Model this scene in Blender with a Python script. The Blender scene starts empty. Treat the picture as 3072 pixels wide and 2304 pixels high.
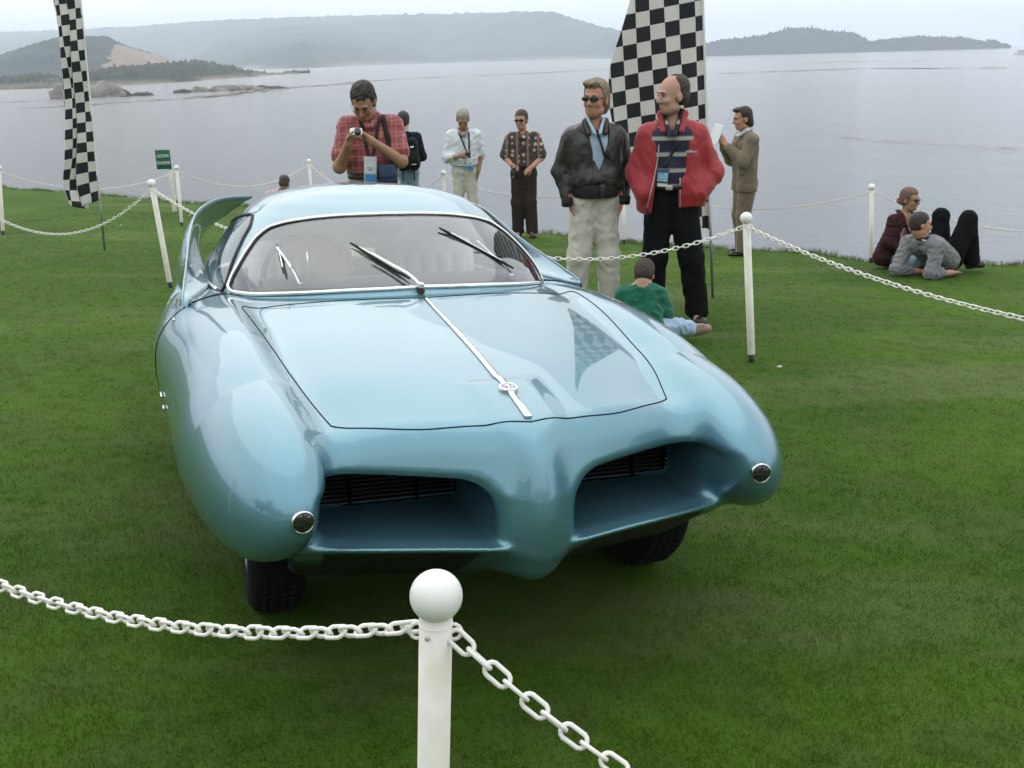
import bpy, bmesh, math, random
import numpy as np
from mathutils import Vector, Matrix
random.seed(7); RNG = np.random.default_rng(7)
SC = bpy.context.scene
COL = SC.collection

# ---------------------------------------------------------------- camera
CAM_H = 1.68; PITCH = math.radians(17.25); ROLL = math.radians(1.55); FPX = 3150.0
cam_d = bpy.data.cameras.new('camera'); cam = bpy.data.objects.new('camera', cam_d); COL.objects.link(cam)
_f = Vector((0, math.cos(PITCH), -math.sin(PITCH))); _x = Vector((1, 0, 0)); _u = Vector((0, math.sin(PITCH), math.cos(PITCH)))
_xr = math.cos(ROLL)*_x - math.sin(ROLL)*_u; _ur = math.sin(ROLL)*_x + math.cos(ROLL)*_u
_m = Matrix((( _xr.x, _ur.x, -_f.x, 0), (_xr.y, _ur.y, -_f.y, 0), (_xr.z, _ur.z, -_f.z, CAM_H), (0, 0, 0, 1)))
cam.matrix_world = _m
cam_d.sensor_fit = 'HORIZONTAL'; cam_d.sensor_width = 36.0; cam_d.lens = FPX/3072*36.0
cam_d.clip_start = 0.05; cam_d.clip_end = 60000
SC.camera = cam

# ---------------------------------------------------------------- sky: low overcast with soft breaks
SUN_EL = math.radians(52); SUN_AZ = math.radians(338)      # out over the bay, veiled by cloud
W = bpy.data.worlds.new('World'); SC.world = W; W.use_nodes = True
wn, wl = W.node_tree.nodes, W.node_tree.links
for n in list(wn): wn.remove(n)
def wnode(t, **k):
    n = wn.new(t)
    for a, v in k.items(): setattr(n, a, v)
    return n
w_out = wnode('ShaderNodeOutputWorld'); w_bg = wnode('ShaderNodeBackground')
sky = wnode('ShaderNodeTexSky', sky_type='NISHITA', sun_disc=False); sky.sun_elevation = SUN_EL; sky.sun_rotation = SUN_AZ
sky.air_density = 1.0; sky.dust_density = 3.0
tc = wnode('ShaderNodeTexCoord'); nz = wnode('ShaderNodeTexNoise'); nz.inputs['Scale'].default_value = 2.2; nz.inputs['Detail'].default_value = 7; nz.inputs['Roughness'].default_value = .55
mp = wnode('ShaderNodeMapping'); mp.inputs['Scale'].default_value = (1, 1, 2.6)
wl.new(tc.outputs['Generated'], mp.inputs['Vector']); wl.new(mp.outputs['Vector'], nz.inputs['Vector'])
cr = wnode('ShaderNodeValToRGB'); cr.color_ramp.elements[0].position = .30; cr.color_ramp.elements[1].position = .72
cr.color_ramp.elements[0].color = (8.7, 9.1, 9.4, 1); cr.color_ramp.elements[1].color = (11.1, 11.4, 11.6, 1)
wl.new(nz.outputs['Fac'], cr.inputs['Fac'])
mx = wnode('ShaderNodeMix', data_type='RGBA'); mx.inputs['Factor'].default_value = .93
wl.new(sky.outputs['Color'], mx.inputs['A']); wl.new(cr.outputs['Color'], mx.inputs['B'])
wl.new(mx.outputs['Result'], w_bg.inputs['Color']); w_bg.inputs['Strength'].default_value = .134
wl.new(w_bg.outputs['Background'], w_out.inputs['Surface'])

sun_d = bpy.data.lights.new('sun', 'SUN'); sun_d.energy = .8; sun_d.angle = math.radians(75); sun_d.color = (1, .97, .92)
sun = bpy.data.objects.new('sun', sun_d); COL.objects.link(sun)
_sd = Vector((math.sin(SUN_AZ)*math.cos(SUN_EL), math.cos(SUN_AZ)*math.cos(SUN_EL), math.sin(SUN_EL)))
sun.rotation_euler = _sd.to_track_quat('Z', 'Y').to_euler()
SC.view_settings.view_transform = 'Standard'; SC.view_settings.look = 'None'; SC.view_settings.exposure = 0.12; SC.view_settings.gamma = 1
SC.render.engine = 'CYCLES'; SC.cycles.use_denoising = True; SC.cycles.max_bounces = 8; SC.cycles.transparent_max_bounces = 16
SC.cycles.volume_bounces = 2; SC.cycles.caustics_reflective = False; SC.cycles.caustics_refractive = False

# ---------------------------------------------------------------- material helpers
MATS = {}
def mat(name, col=(.5, .5, .5), rough=.5, metal=0, coat=0, spec=.5, trans=0, coat_rough=.03, sheen=0, bump=None, var=None, wrinkle=None):
    """principled material; bump=(scale, strength, distance), var=(scale, second colour, amount) mottles the colour"""
    if name in MATS: return MATS[name]
    m = bpy.data.materials.new(name); m.use_nodes = True; nt = m.node_tree; p = nt.nodes['Principled BSDF']
    p.inputs['Base Color'].default_value = (*col, 1); p.inputs['Roughness'].default_value = rough; p.inputs['Metallic'].default_value = metal
    p.inputs['Coat Weight'].default_value = coat; p.inputs['Coat Roughness'].default_value = coat_rough
    p.inputs['Specular IOR Level'].default_value = spec; p.inputs['Transmission Weight'].default_value = trans; p.inputs['Sheen Weight'].default_value = sheen
    if bump or var:
        t = nt.nodes.new('ShaderNodeTexCoord')
    if var:
        n = nt.nodes.new('ShaderNodeTexNoise'); n.inputs['Scale'].default_value = var[0]; n.inputs['Detail'].default_value = 5
        nt.links.new(t.outputs['Object'], n.inputs['Vector'])
        r = nt.nodes.new('ShaderNodeValToRGB'); r.color_ramp.elements[0].color = (*col, 1); r.color_ramp.elements[1].color = (*var[1], 1)
        r.color_ramp.elements[0].position = .5 - var[2]; r.color_ramp.elements[1].position = .5 + var[2]
        nt.links.new(n.outputs['Fac'], r.inputs['Fac']); nt.links.new(r.outputs['Color'], p.inputs['Base Color'])
    if bump:
        n = nt.nodes.new('ShaderNodeTexNoise'); n.inputs['Scale'].default_value = bump[0]; n.inputs['Detail'].default_value = 4
        nt.links.new(t.outputs['Object'], n.inputs['Vector'])
        b = nt.nodes.new('ShaderNodeBump'); b.inputs['Strength'].default_value = bump[1]; b.inputs['Distance'].default_value = bump[2]
        nt.links.new(n.outputs['Fac'], b.inputs['Height']); nt.links.new(b.outputs['Normal'], p.inputs['Normal'])
        if wrinkle:
            n2 = nt.nodes.new('ShaderNodeTexNoise'); n2.inputs['Scale'].default_value = wrinkle[0]; n2.inputs['Detail'].default_value = 3; n2.inputs['Distortion'].default_value = 1.6
            mp2 = nt.nodes.new('ShaderNodeMapping'); mp2.inputs['Scale'].default_value = (1, 1, .6); nt.links.new(t.outputs['Object'], mp2.inputs['Vector']); nt.links.new(mp2.outputs['Vector'], n2.inputs['Vector'])
            b2 = nt.nodes.new('ShaderNodeBump'); b2.inputs['Strength'].default_value = wrinkle[1]; b2.inputs['Distance'].default_value = wrinkle[2]
            nt.links.new(n2.outputs['Fac'], b2.inputs['Height']); nt.links.new(b.outputs['Normal'], b2.inputs['Normal']); nt.links.new(b2.outputs['Normal'], p.inputs['Normal'])
    MATS[name] = m
    return m
class NG:
    """tiny node-graph helper for the patterned materials"""
    def __init__(s, name):
        s.m = bpy.data.materials.new(name); s.m.use_nodes = True; s.nt = s.m.node_tree; s.p = s.nt.nodes['Principled BSDF']; s.out = s.nt.nodes['Material Output']
        s.tc = s.nt.nodes.new('ShaderNodeTexCoord'); MATS[name] = s.m
    def n(s, t, ins=None, **k):
        n = s.nt.nodes.new(t)
        for a, v in k.items(): setattr(n, a, v)
        for a, v in (ins or {}).items():
            if hasattr(v, 'is_output') or isinstance(v, bpy.types.NodeSocket): s.nt.links.new(v, n.inputs[a])
            else: n.inputs[a].default_value = v
        return n
    def math(s, op, a, b=0.0, c=None):
        n = s.nt.nodes.new('ShaderNodeMath'); n.operation = op
        for i, v in enumerate((a, b) if c is None else (a, b, c)):
            if isinstance(v, bpy.types.NodeSocket): s.nt.links.new(v, n.inputs[i])
            else: n.inputs[i].default_value = v
        return n.outputs[0]
    def mix(s, f, a, b):
        n = s.nt.nodes.new('ShaderNodeMix'); n.data_type = 'RGBA'
        for k, v in (('Factor', f), ('A', a), ('B', b)):
            if isinstance(v, bpy.types.NodeSocket): s.nt.links.new(v, n.inputs[k])
            else: n.inputs[k].default_value = (*v, 1) if isinstance(v, tuple) and len(v) == 3 else v
        return n.outputs['Result']
    def noise(s, vec, scale, detail=4, rough=.5):
        return s.n('ShaderNodeTexNoise', {'Vector': vec, 'Scale': scale, 'Detail': detail, 'Roughness': rough}).outputs['Fac']
    def ramp(s, f, *st):
        r = s.n('ShaderNodeValToRGB', {'Fac': f}); e = r.color_ramp.elements
        while len(e) < len(st): e.new(.5)
        for i, (q, c) in enumerate(st): e[i].position = q; e[i].color = (*c, 1) if isinstance(c, tuple) else (c, c, c, 1)
        return r.outputs['Color']
    def bump(s, h, strength, dist):
        return s.n('ShaderNodeBump', {'Height': h, 'Strength': strength, 'Distance': dist}).outputs['Normal']
    def set(s, **k):
        for a, v in k.items():
            a = a.replace('_', ' ')
            if isinstance(v, bpy.types.NodeSocket): s.nt.links.new(v, s.p.inputs[a])
            else: s.p.inputs[a].default_value = (*v, 1) if isinstance(v, tuple) and len(v) == 3 else v

# ---------------------------------------------------------------- object helpers
def obj(name, me, m=None, parent=None, smooth=True):
    o = bpy.data.objects.new(name, me); COL.objects.link(o)
    if m is not None and not me.materials:
        for q in (m if isinstance(m, (list, tuple)) else [m]): me.materials.append(q)
    if parent is not None: o.parent = parent
    if smooth and me.polygons: me.polygons.foreach_set('use_smooth', np.ones(len(me.polygons), bool))
    return o
def mesh(V, F, name='mesh'):
    me = bpy.data.meshes.new(name); V = np.asarray(V, float).reshape(-1, 3)
    if isinstance(F, np.ndarray) and F.ndim == 2:
        n, k = F.shape
        me.vertices.add(len(V)); me.vertices.foreach_set('co', V.ravel())
        me.loops.add(n*k); me.loops.foreach_set('vertex_index', F.ravel().astype(np.int32))
        me.polygons.add(n); me.polygons.foreach_set('loop_start', np.arange(0, n*k, k, dtype=np.int32)); me.polygons.foreach_set('loop_total', np.full(n, k, np.int32))
        me.update(calc_edges=True)
    else:
        me.from_pydata(V.tolist(), [], [list(map(int, f)) for f in F]); me.update()
    return me
def empty(name, loc=(0, 0, 0), rz=0):
    o = bpy.data.objects.new(name, None); COL.objects.link(o); o.location = loc; o.rotation_euler = (0, 0, rz); o.empty_display_size = .1
    return o
def tag(o, label=None, cat=None, group=None, kind=None):
    for k, v in (('label', label), ('category', cat), ('group', group), ('kind', kind)):
        if v: o[k] = v
    return o
class MB:
    """collects simple shapes into one mesh"""
    def __init__(s): s.V = []; s.F = []; s.n = 0
    def add(s, V, F):
        V = np.asarray(V, float).reshape(-1, 3); s.V.append(V); s.F += [tuple(int(i)+s.n for i in f) for f in F]; s.n += len(V); return s
    def box(s, c, d, R=None, bev=0):
        c = np.array(c, float); h = np.array(d, float)/2
        if bev <= 0:
            V = np.array([[x, y, z] for x in (-1, 1) for y in (-1, 1) for z in (-1, 1)], float)*h
            F = [(0, 1, 3, 2), (4, 6, 7, 5), (0, 4, 5, 1), (2, 3, 7, 6), (0, 2, 6, 4), (1, 5, 7, 3)]
        else:
            bm = bmesh.new(); bmesh.ops.create_cube(bm, size=2)
            for v in bm.verts: v.co = Vector((v.co.x*h[0], v.co.y*h[1], v.co.z*h[2]))
            bmesh.ops.bevel(bm, geom=bm.edges[:], offset=bev, segments=2, affect='EDGES', profile=.5)
            bm.verts.index_update(); V = np.array([v.co[:] for v in bm.verts]); F = [[v.index for v in f.verts] for f in bm.faces]; bm.free()
        if R is not None: V = V @ np.array(R).T
        return s.add(V+c, F)
    def tube(s, pts, r, n=8, closed=False, caps=True, up=(0, 0, 1), flat=None):
        """flat=(rx, ry): elliptical section, ry along the 'up' side"""
        P = np.asarray(pts, float); N = len(P); rr = np.broadcast_to(np.asarray(r, float), (N,))
        if closed: T = np.roll(P, -1, 0)-np.roll(P, 1, 0)
        else: T = np.gradient(P, axis=0)
        T /= np.linalg.norm(T, axis=1)[:, None]+1e-12
        upv = np.array(up, float)
        if np.abs(T @ upv).mean() > .92: upv = np.array([1., .1, 0])
        A = np.cross(T, upv); A /= np.linalg.norm(A, axis=1)[:, None]+1e-12; B = np.cross(A, T)
        th = np.arange(n)*2*math.pi/n; sx, sy = (1, 1) if flat is None else flat
        V = P[:, None]+rr[:, None, None]*(A[:, None]*np.cos(th)[None, :, None]*sx+B[:, None]*np.sin(th)[None, :, None]*sy)
        F = [(i*n+j, i*n+(j+1) % n, ((i+1) % N)*n+(j+1) % n, ((i+1) % N)*n+j) for i in range(N if closed else N-1) for j in range(n)]
        if caps and not closed: F += [tuple(range(n-1, -1, -1)), tuple((N-1)*n+j for j in range(n))]
        return s.add(V.reshape(-1, 3), [f[::-1] for f in F])
    def lathe(s, prof, n=24, axis='z', c=(0, 0, 0)):
        P = np.asarray(prof, float); N = len(P); th = np.arange(n)*2*math.pi/n
        V = np.stack([P[:, 0][:, None]*np.cos(th), P[:, 0][:, None]*np.sin(th), np.repeat(P[:, 1][:, None], n, 1)], -1).reshape(-1, 3)
        if axis == 'x': V = V[:, [2, 0, 1]]
        if axis == 'y': V = V[:, [1, 2, 0]]
        F = [(i*n+j, i*n+(j+1) % n, (i+1)*n+(j+1) % n, (i+1)*n+j) for i in range(N-1) for j in range(n)]
        return s.add(V+np.array(c), F)
    def grid(s, G, flip=False):
        G = np.asarray(G, float); a, b = G.shape[:2]
        F = [(i*b+j, (i+1)*b+j, (i+1)*b+j+1, i*b+j+1) for i in range(a-1) for j in range(b-1)]
        return s.add(G.reshape(-1, 3), [f[::-1] for f in F] if flip else F)
    def me(s, name='mesh'):
        return mesh(np.concatenate(s.V), s.F, name)
    def build(s, name, m, parent=None, smooth=True, M=None):
        V = np.concatenate(s.V)
        if M is not None: V = M(V)
        return obj(name, mesh(V, s.F, name), m, parent, smooth)
def hermite(xs, ys):
    xs = np.asarray(xs, float); ys = np.asarray(ys, float); o = np.argsort(xs); xs, ys = xs[o], ys[o]
    d = np.gradient(ys, xs) if len(xs) > 2 else np.full(len(xs), (ys[-1]-ys[0])/(xs[-1]-xs[0]))
    def f(x):
        x = np.clip(x, xs[0], xs[-1]); i = np.clip(np.searchsorted(xs, x)-1, 0, len(xs)-2); h = xs[i+1]-xs[i]; t = (x-xs[i])/h
        return ys[i]*(1+2*t)*(1-t)**2+h*d[i]*t*(1-t)**2+ys[i+1]*t*t*(3-2*t)+h*d[i+1]*t*t*(t-1)
    return f
def spline(P, n):
    """smooth curve through points (any dimension), n samples spread by arc length"""
    P = np.asarray(P, float); t = np.r_[0, np.cumsum(np.linalg.norm(np.diff(P, axis=0), axis=1))]
    f = [hermite(t, P[:, k]) for k in range(P.shape[1])]; s = np.linspace(0, t[-1], n)
    return np.stack([q(s) for q in f], -1)

# ---------------------------------------------------------------- implicit surfaces
def smin(a, b, k):
    h = np.clip(.5+.5*(b-a)/k, 0, 1); return b+(a-b)*h-k*h*(1-h)
def smax(a, b, k): return -smin(-a, -b, k)
def surface_nets(F, org, h):
    s = F < 0; nx, ny, nz_ = F.shape
    c = [(i, j, k) for i in (0, 1) for j in (0, 1) for k in (0, 1)]
    sl = lambda A, o: A[o[0]:nx-1+o[0], o[1]:ny-1+o[1], o[2]:nz_-1+o[2]]
    cnt = sum(sl(s, o).astype(np.int8) for o in c); act = np.argwhere((cnt > 0) & (cnt < 8))
    idx = np.full((nx-1, ny-1, nz_-1), -1, np.int32); idx[tuple(act.T)] = np.arange(len(act))
    val = np.stack([F[act[:, 0]+o[0], act[:, 1]+o[1], act[:, 2]+o[2]] for o in c], 1)
    P = np.zeros((len(act), 3)); W_ = np.zeros(len(act)); co = np.array(c, float)
    for i in range(8):
        for j in range(i+1, 8):
            if np.abs(co[i]-co[j]).sum() != 1: continue
            m = (val[:, i] < 0) != (val[:, j] < 0); t = val[m, i]/(val[m, i]-val[m, j])
            P[m] += co[i]+t[:, None]*(co[j]-co[i]); W_[m] += 1
    P = (P/W_[:, None]+act)*h+np.asarray(org)
    Q = []
    for ax in range(3):
        a = s.take(range(s.shape[ax]-1), ax); b = s.take(range(1, s.shape[ax]), ax)
        e = np.argwhere(a != b); o1, o2 = [(1, 2), (2, 0), (0, 1)][ax]
        e = e[(e[:, o1] > 0) & (e[:, o2] > 0) & (e[:, o1] < F.shape[o1]-1) & (e[:, o2] < F.shape[o2]-1)]
        fl = a[tuple(e.T)]
        def cell(d1, d2):
            q = e.copy(); q[:, o1] -= d1; q[:, o2] -= d2; return idx[tuple(q.T)]
        q = np.stack([cell(1, 1), cell(0, 1), cell(0, 0), cell(1, 0)], 1); q[~fl] = q[~fl][:, ::-1]; Q.append(q)
    Q = np.concatenate(Q); return P, Q[(Q >= 0).all(1)]
def gridf(lo, hi, h, fn):
    lo = np.asarray(lo, float); n = np.ceil((np.asarray(hi)-lo)/h).astype(int)+1
    ax = [lo[i]+h*np.arange(n[i]) for i in range(3)]
    X = np.stack(np.meshgrid(*ax, indexing='ij'), -1)
    return fn(X.reshape(-1, 3)).reshape(n), lo
def grad(fn, P, e=1e-3):
    return np.stack([(fn(P+np.eye(3)[i]*e)-fn(P-np.eye(3)[i]*e))/(2*e) for i in range(3)], -1)
def set_normals(me, N):
    me.normals_split_custom_set_from_vertices([tuple(v) for v in N.tolist()])
def sub_mesh(V, Q, mask, N=None):
    q = Q[mask]; u, inv = np.unique(q, return_inverse=True); me = mesh(V[u], inv.reshape(q.shape))
    if N is not None:
        me.polygons.foreach_set('use_smooth', np.ones(len(me.polygons), bool)); set_normals(me, N[u])
    return me

# ---------------------------------------------------------------- the lawn's lie: it falls gently towards the sea
G0, G1, G2 = .11477, -.030526, -.057301
def ground(x, y): return G0+G1*x+G2*y
# ================================================================ pixel rays: used only to lay out far terrain at its real distance
SEA = -8.0
def ray_dir(px, py):
    d = _f+_xr*((px-1536)/FPX)-_ur*((py-1152)/FPX); return np.array(d)
def at_dist(px, py, D):
    d = ray_dir(px, py); return np.array([0, 0, CAM_H])+d*(D/d[1])
def on_sea(px, py):
    d = ray_dir(px, py); return np.array([0, 0, CAM_H])+d*((SEA-CAM_H)/min(d[2], -.0026))
def wob(x, y, sc, seed=0, oct=4):
    """cheap smooth noise from summed sines, about -1..1"""
    r = np.random.default_rng(seed); v = np.zeros(np.broadcast(x, y).shape); am = 0
    for o in range(oct):
        for _ in range(3):
            th = r.uniform(0, 6.28); k = 6.28/sc*2**o*r.uniform(.7, 1.3); v = v+np.sin((x*math.cos(th)+y*math.sin(th))*k+r.uniform(0, 6.28))*.6**o/3*1.6
        am += .6**o
    return v/am*1.3

# ---------------------------------------------------------------- lawn
EDGE = np.array([[-60, 52], [-40, 40], [-22, 31], [-12.424, 26.26], [-10.84, 25.02], [-9.24, 24.14], [-8.37, 23.0], [-6.91, 21.86], [-5.15, 20.71], [-3.4, 19.0], [-1.8, 17.4], [-.165, 15.85], [.42, 15.72], [.857, 15.2], [1.26, 14.76], [1.79, 14.55], [2.48, 14.01], [3.24, 13.64], [3.88, 13.31], [4.36, 12.57], [5.58, 12.22], [5.98, 12.02], [8, 11.2], [14, 9.5], [30, 6], [60, 2]])
edge_y = lambda x: np.interp(x, EDGE[:, 0], EDGE[:, 1])+.10*np.sin(x*2.3)+.07*np.sin(x*5.1+1)
def relief(x, y): return .010*np.sin(x*1.7+.4*y)+.008*np.sin(y*2.1-1.1*x+2)
def lawn_z(x, y):
    k = np.clip((np.hypot(x+.6, y-4.8)-2.4)/2, 0, 1); return ground(x, y)+relief(x, y)*k
xs = np.concatenate([np.linspace(-60, -14, 30)[:-1], np.linspace(-14, 10, 121), np.linspace(10, 60, 30)[1:]])
vs = np.concatenate([np.linspace(0, .70, 40)[:-1], np.linspace(.70, 1, 110)])
Y0 = -45.0
LX = np.repeat(xs[:, None], len(vs), 1); LY = Y0+(edge_y(xs)[:, None]-Y0)*vs[None, :]
dE = (edge_y(xs)[:, None]-LY); LZ = lawn_z(LX, LY)-.05*np.exp(-dE/.25)
lawn_m = MB().grid(np.stack([LX, LY, LZ], -1), flip=False)
# the bank falling from the lawn's lip down to the water
bv = np.linspace(0, 1, 14); BX = np.repeat(xs[:, None], 14, 1); BY = edge_y(xs)[:, None]+bv[None]*5.5+.3*wob(BX, bv[None]*9, 2.2, 4)*bv[None]
BZ = LZ[:, -1][:, None]+(SEA-1-LZ[:, -1][:, None])*bv[None]**.8
g = NG('lawn_turf'); P = g.tc.outputs['Object']
n1 = g.ramp(g.noise(P, .45, 3), (.36, 0.0), (.64, 1.0)); n2 = g.noise(P, 3.2, 5, .6); n3 = g.noise(P, 60, 4, .7)
n4 = g.noise(g.n('ShaderNodeMapping', {'Vector': P, 'Scale': (.5, 1.6, 1), 'Rotation': (0, 0, -.45)}).outputs[0], .55, 4, .6)
c = g.mix(n1, (.028, .082, .003), (.068, .146, .007))
c = g.mix(g.ramp(n2, (.42, 0.0), (.72, .8)), c, (.060, .088, .022))
c = g.mix(g.ramp(n3, (.35, 0.0), (.8, .55)), c, (.082, .128, .026)); c = g.mix(g.ramp(n4, (.50, 0.0), (.70, .75)), c, (.130, .160, .062))
g.set(Base_Color=c, Roughness=.9, Specular_IOR_Level=.15, Normal=g.bump(n3, .8, .02)); LAWN = g.m
lawn = tag(lawn_m.build('lawn', LAWN), kind='structure')
BANK = mat('bank_earth', (.085, .075, .05), .95, var=(.7, (.04, .06, .02), .2), bump=(2, .6, .2))
tag(MB().grid(np.stack([BX, BY, BZ], -1)).build('sea_bank', BANK), kind='structure')

# grass blades: mown turf close by, ragged tufts along the lip (scattered instances of a few clumps)
def clump(n, h, spread, w, lean, seed):
    r = np.random.default_rng(seed); V = []; F = []
    for i in range(n):
        a = r.uniform(0, 6.28); p = np.array([r.normal(0, spread), r.normal(0, spread), 0]); hh = h*r.uniform(.55, 1.15); l = lean*r.uniform(.2, 1.2)*hh
        d = np.array([math.cos(a), math.sin(a), 0]); b = r.uniform(0, 6.28); q = np.array([math.cos(b), math.sin(b), 0])*w*.5
        k = len(V); V += [p-q, p+q, p+d*l*.4+[0, 0, hh*.6]+q*.7, p+d*l*.4+[0, 0, hh*.6]-q*.7, p+d*l+[0, 0, hh]]
        F += [(k, k+1, k+2, k+3), (k+3, k+2, k+4)]
    return mesh(V, F, 'grass_clump')
def blade_mat(name, c0, c1):
    g = NG(name); oi = g.n('ShaderNodeObjectInfo'); P = g.n('ShaderNodeNewGeometry').outputs['Position']
    n1 = g.ramp(g.noise(P, .45, 3), (.36, 0.0), (.64, 1.0)); c = g.mix(n1, c0, c1); n2 = g.noise(P, 3.2, 4)
    c = g.mix(g.ramp(n2, (.44, 0.0), (.70, .75)), c, (.088, .120, .030)); c = g.mix(g.math('MULTIPLY', oi.outputs['Random'], .55), c, (.085, .150, .026))
    n4 = g.noise(g.n('ShaderNodeMapping', {'Vector': P, 'Scale': (.5, 1.6, 1), 'Rotation': (0, 0, -.45)}).outputs[0], .55, 4, .6); c = g.mix(g.ramp(n4, (.50, 0.0), (.70, .75)), c, (.140, .172, .066))
    g.set(Base_Color=c, Roughness=.7, Specular_IOR_Level=.10)
    tl = g.n('ShaderNodeBsdfTranslucent', {'Color': c}); ms = g.n('ShaderNodeMixShader', {'Fac': .38}); g.nt.links.new(g.p.outputs[0], ms.inputs[1]); g.nt.links.new(tl.outputs[0], ms.inputs[2]); g.nt.links.new(ms.outputs[0], g.out.inputs['Surface']); return g.m
BLADE = blade_mat('grass_blade', (.032, .094, .002), (.088, .182, .006))
def scatter(name, area, dens, clumps, label, smin_=.7, smax_=1.3, seed=1):
    """area: mesh object to scatter over; geometry-node instances of blade clumps"""
    coll = bpy.data.collections.new(name+'_clumps')
    for c in clumps:
        o = bpy.data.objects.new('grass_clump', c); c.materials.append(BLADE); coll.objects.link(o)
    o = obj(name, area, BLADE); tag(o, label, kind='stuff')
    ng = bpy.data.node_groups.new(name, 'GeometryNodeTree'); ng.interface.new_socket('Geometry', in_out='INPUT', socket_type='NodeSocketGeometry'); ng.interface.new_socket('Geometry', in_out='OUTPUT', socket_type='NodeSocketGeometry')
    N = ng.nodes; L = ng.links; gi = N.new('NodeGroupInput'); go = N.new('NodeGroupOutput')
    d = N.new('GeometryNodeDistributePointsOnFaces'); d.inputs['Seed'].default_value = seed
    at_ = N.new('GeometryNodeInputNamedAttribute'); at_.data_type = 'FLOAT'; at_.inputs['Name'].default_value = 'dens'
    L.new(at_.outputs['Attribute'], d.inputs['Density'])
    ci = N.new('GeometryNodeCollectionInfo'); ci.inputs['Collection'].default_value = coll; ci.inputs['Separate Children'].default_value = True; ci.inputs['Reset Children'].default_value = True
    ip = N.new('GeometryNodeInstanceOnPoints'); ip.inputs['Pick Instance'].default_value = True
    rv = N.new('FunctionNodeRandomValue'); rv.data_type = 'FLOAT_VECTOR'; rv.inputs['Max'].default_value = (0, 0, 6.283); rv.inputs['Min'].default_value = (0, 0, 0)
    rs = N.new('FunctionNodeRandomValue'); rs.data_type = 'FLOAT'; rs.inputs[2].default_value = smin_; rs.inputs[3].default_value = smax_
    L.new(gi.outputs[0], d.inputs['Mesh']); L.new(d.outputs['Points'], ip.inputs['Points']); L.new(ci.outputs[0], ip.inputs['Instance']); L.new(rv.outputs[0], ip.inputs['Rotation']); L.new(rs.outputs[1], ip.inputs['Scale']); L.new(ip.outputs[0], go.inputs[0])
    m = o.modifiers.new('scatter', 'NODES'); m.node_group = ng
    at = area.attributes.new('dens', 'FLOAT', 'POINT'); at.data.foreach_set('value', np.asarray(dens, np.float32)); return o
# turf patch that the camera can resolve, thinning with distance
gx, gy = np.meshgrid(np.linspace(-8.5, 7, 90), np.linspace(.7, 20, 110), indexing='ij'); gy = np.minimum(gy, edge_y(gx)-.02)
GV = np.stack([gx, gy, lawn_z(gx, gy)-.004], -1); tm = MB().grid(GV).me('turf')
dd = np.hypot(gx, gy).ravel(); inview = (np.abs(gx) < .60*gy+.9).ravel()
dens = np.where(inview, np.clip(8500/np.maximum(dd, 1.2)**1.65, 90, 2600), 0)
scatter('grass', tm, dens, [clump(16, .015, .024, .0022, .6, s) for s in (1, 2, 3, 4)], 'short mown grass of the lawn')
ex = np.linspace(-16, 9, 260); EG = np.stack([np.stack([ex, edge_y(ex)-w_, lawn_z(ex, edge_y(ex)-w_)-.05*math.exp(-w_/.25)-.01], -1) for w_ in (.55, .0)], 1)
em = MB().grid(EG).me('lip'); scatter('lip_grass', em, np.tile([60, 330], 260)*np.repeat(np.clip(.5+.6*wob(ex, ex*0, 1.5, 9), .15, 1.3), 2), [clump(12, .085, .03, .006, .6, s) for s in (11, 12, 13)], 'longer ragged grass along the lip of the lawn', .4, 1.25, 3)

# ---------------------------------------------------------------- sea
g = NG('sea_water'); P = g.tc.outputs['Object']
mp_ = g.n('ShaderNodeMapping', {'Vector': P, 'Scale': (.75, 1.0, 1.0), 'Rotation': (0, 0, .25)}).outputs[0]
w1 = g.noise(mp_, 1.1, 7, .66); w2 = g.noise(mp_, .12, 4, .5); w3 = g.noise(mp_, .02, 3)
h = g.math('ADD', g.math('MULTIPLY', w1, .55), g.math('MULTIPLY', w2, 1.2))
g.set(Base_Color=g.mix(w3, (.26, .263, .285), (.31, .312, .33)), Roughness=.09, Specular_IOR_Level=.9, Normal=g.bump(h, 1.0, 2.2)); SEAM = g.m
tag(MB().grid(np.array([[(x, y, SEA) for y in (4, 60, 400, 2000, 8800)] for x in (-8000, -2000, -300, 0, 300, 2000, 8000)])).build('sea', SEAM), kind='structure')
# kelp rafts drifting on the surface
KELP = mat('kelp_brown', (.19, .125, .085), .7, var=(.05, (.26, .19, .14), .2))
def kelp(pts, wid, seed):
    c = spline(np.array([on_sea(*p)[:2] for p in pts]), 90); t = np.gradient(c, axis=0); nrm = np.stack([-t[:, 1], t[:, 0]], -1); nrm /= np.linalg.norm(nrm, axis=1)[:, None]
    r = np.random.default_rng(seed); m = MB(); dist = c[:, 1].mean()
    for k in range(80):
        i = r.integers(2, 86); L_ = r.integers(2, 9); j = min(i+L_, 89); off = r.normal(0, wid*.6); ww = wid*r.uniform(.05, .26)
        s = np.linspace(i, j, 10); cc = np.stack([np.interp(s, np.arange(90), c[:, q]) for q in (0, 1)], -1); nn = nrm[i]
        e = np.sin(np.linspace(0, math.pi, 10))[:, None]*ww*(1+.5*r.uniform(-1, 1, (10, 1)))
        m.grid(np.stack([np.c_[cc+nn*(off+e), np.full(10, SEA+.03+.004*k)], np.c_[cc+nn*(off-e), np.full(10, SEA+.03+.004*k)]], 1))
    tag(m.build('kelp_raft', KELP, smooth=False), kind='stuff')
kelp([(450, 300), (620, 290), (800, 268), (960, 256), (1200, 238), (1500, 224), (1850, 208)], 7, 1)
kelp([(0, 330), (150, 322), (320, 310), (560, 296), (700, 285)], 4, 2)
kelp([(0, 308), (120, 302), (200, 298)], 4, 3)
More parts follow.
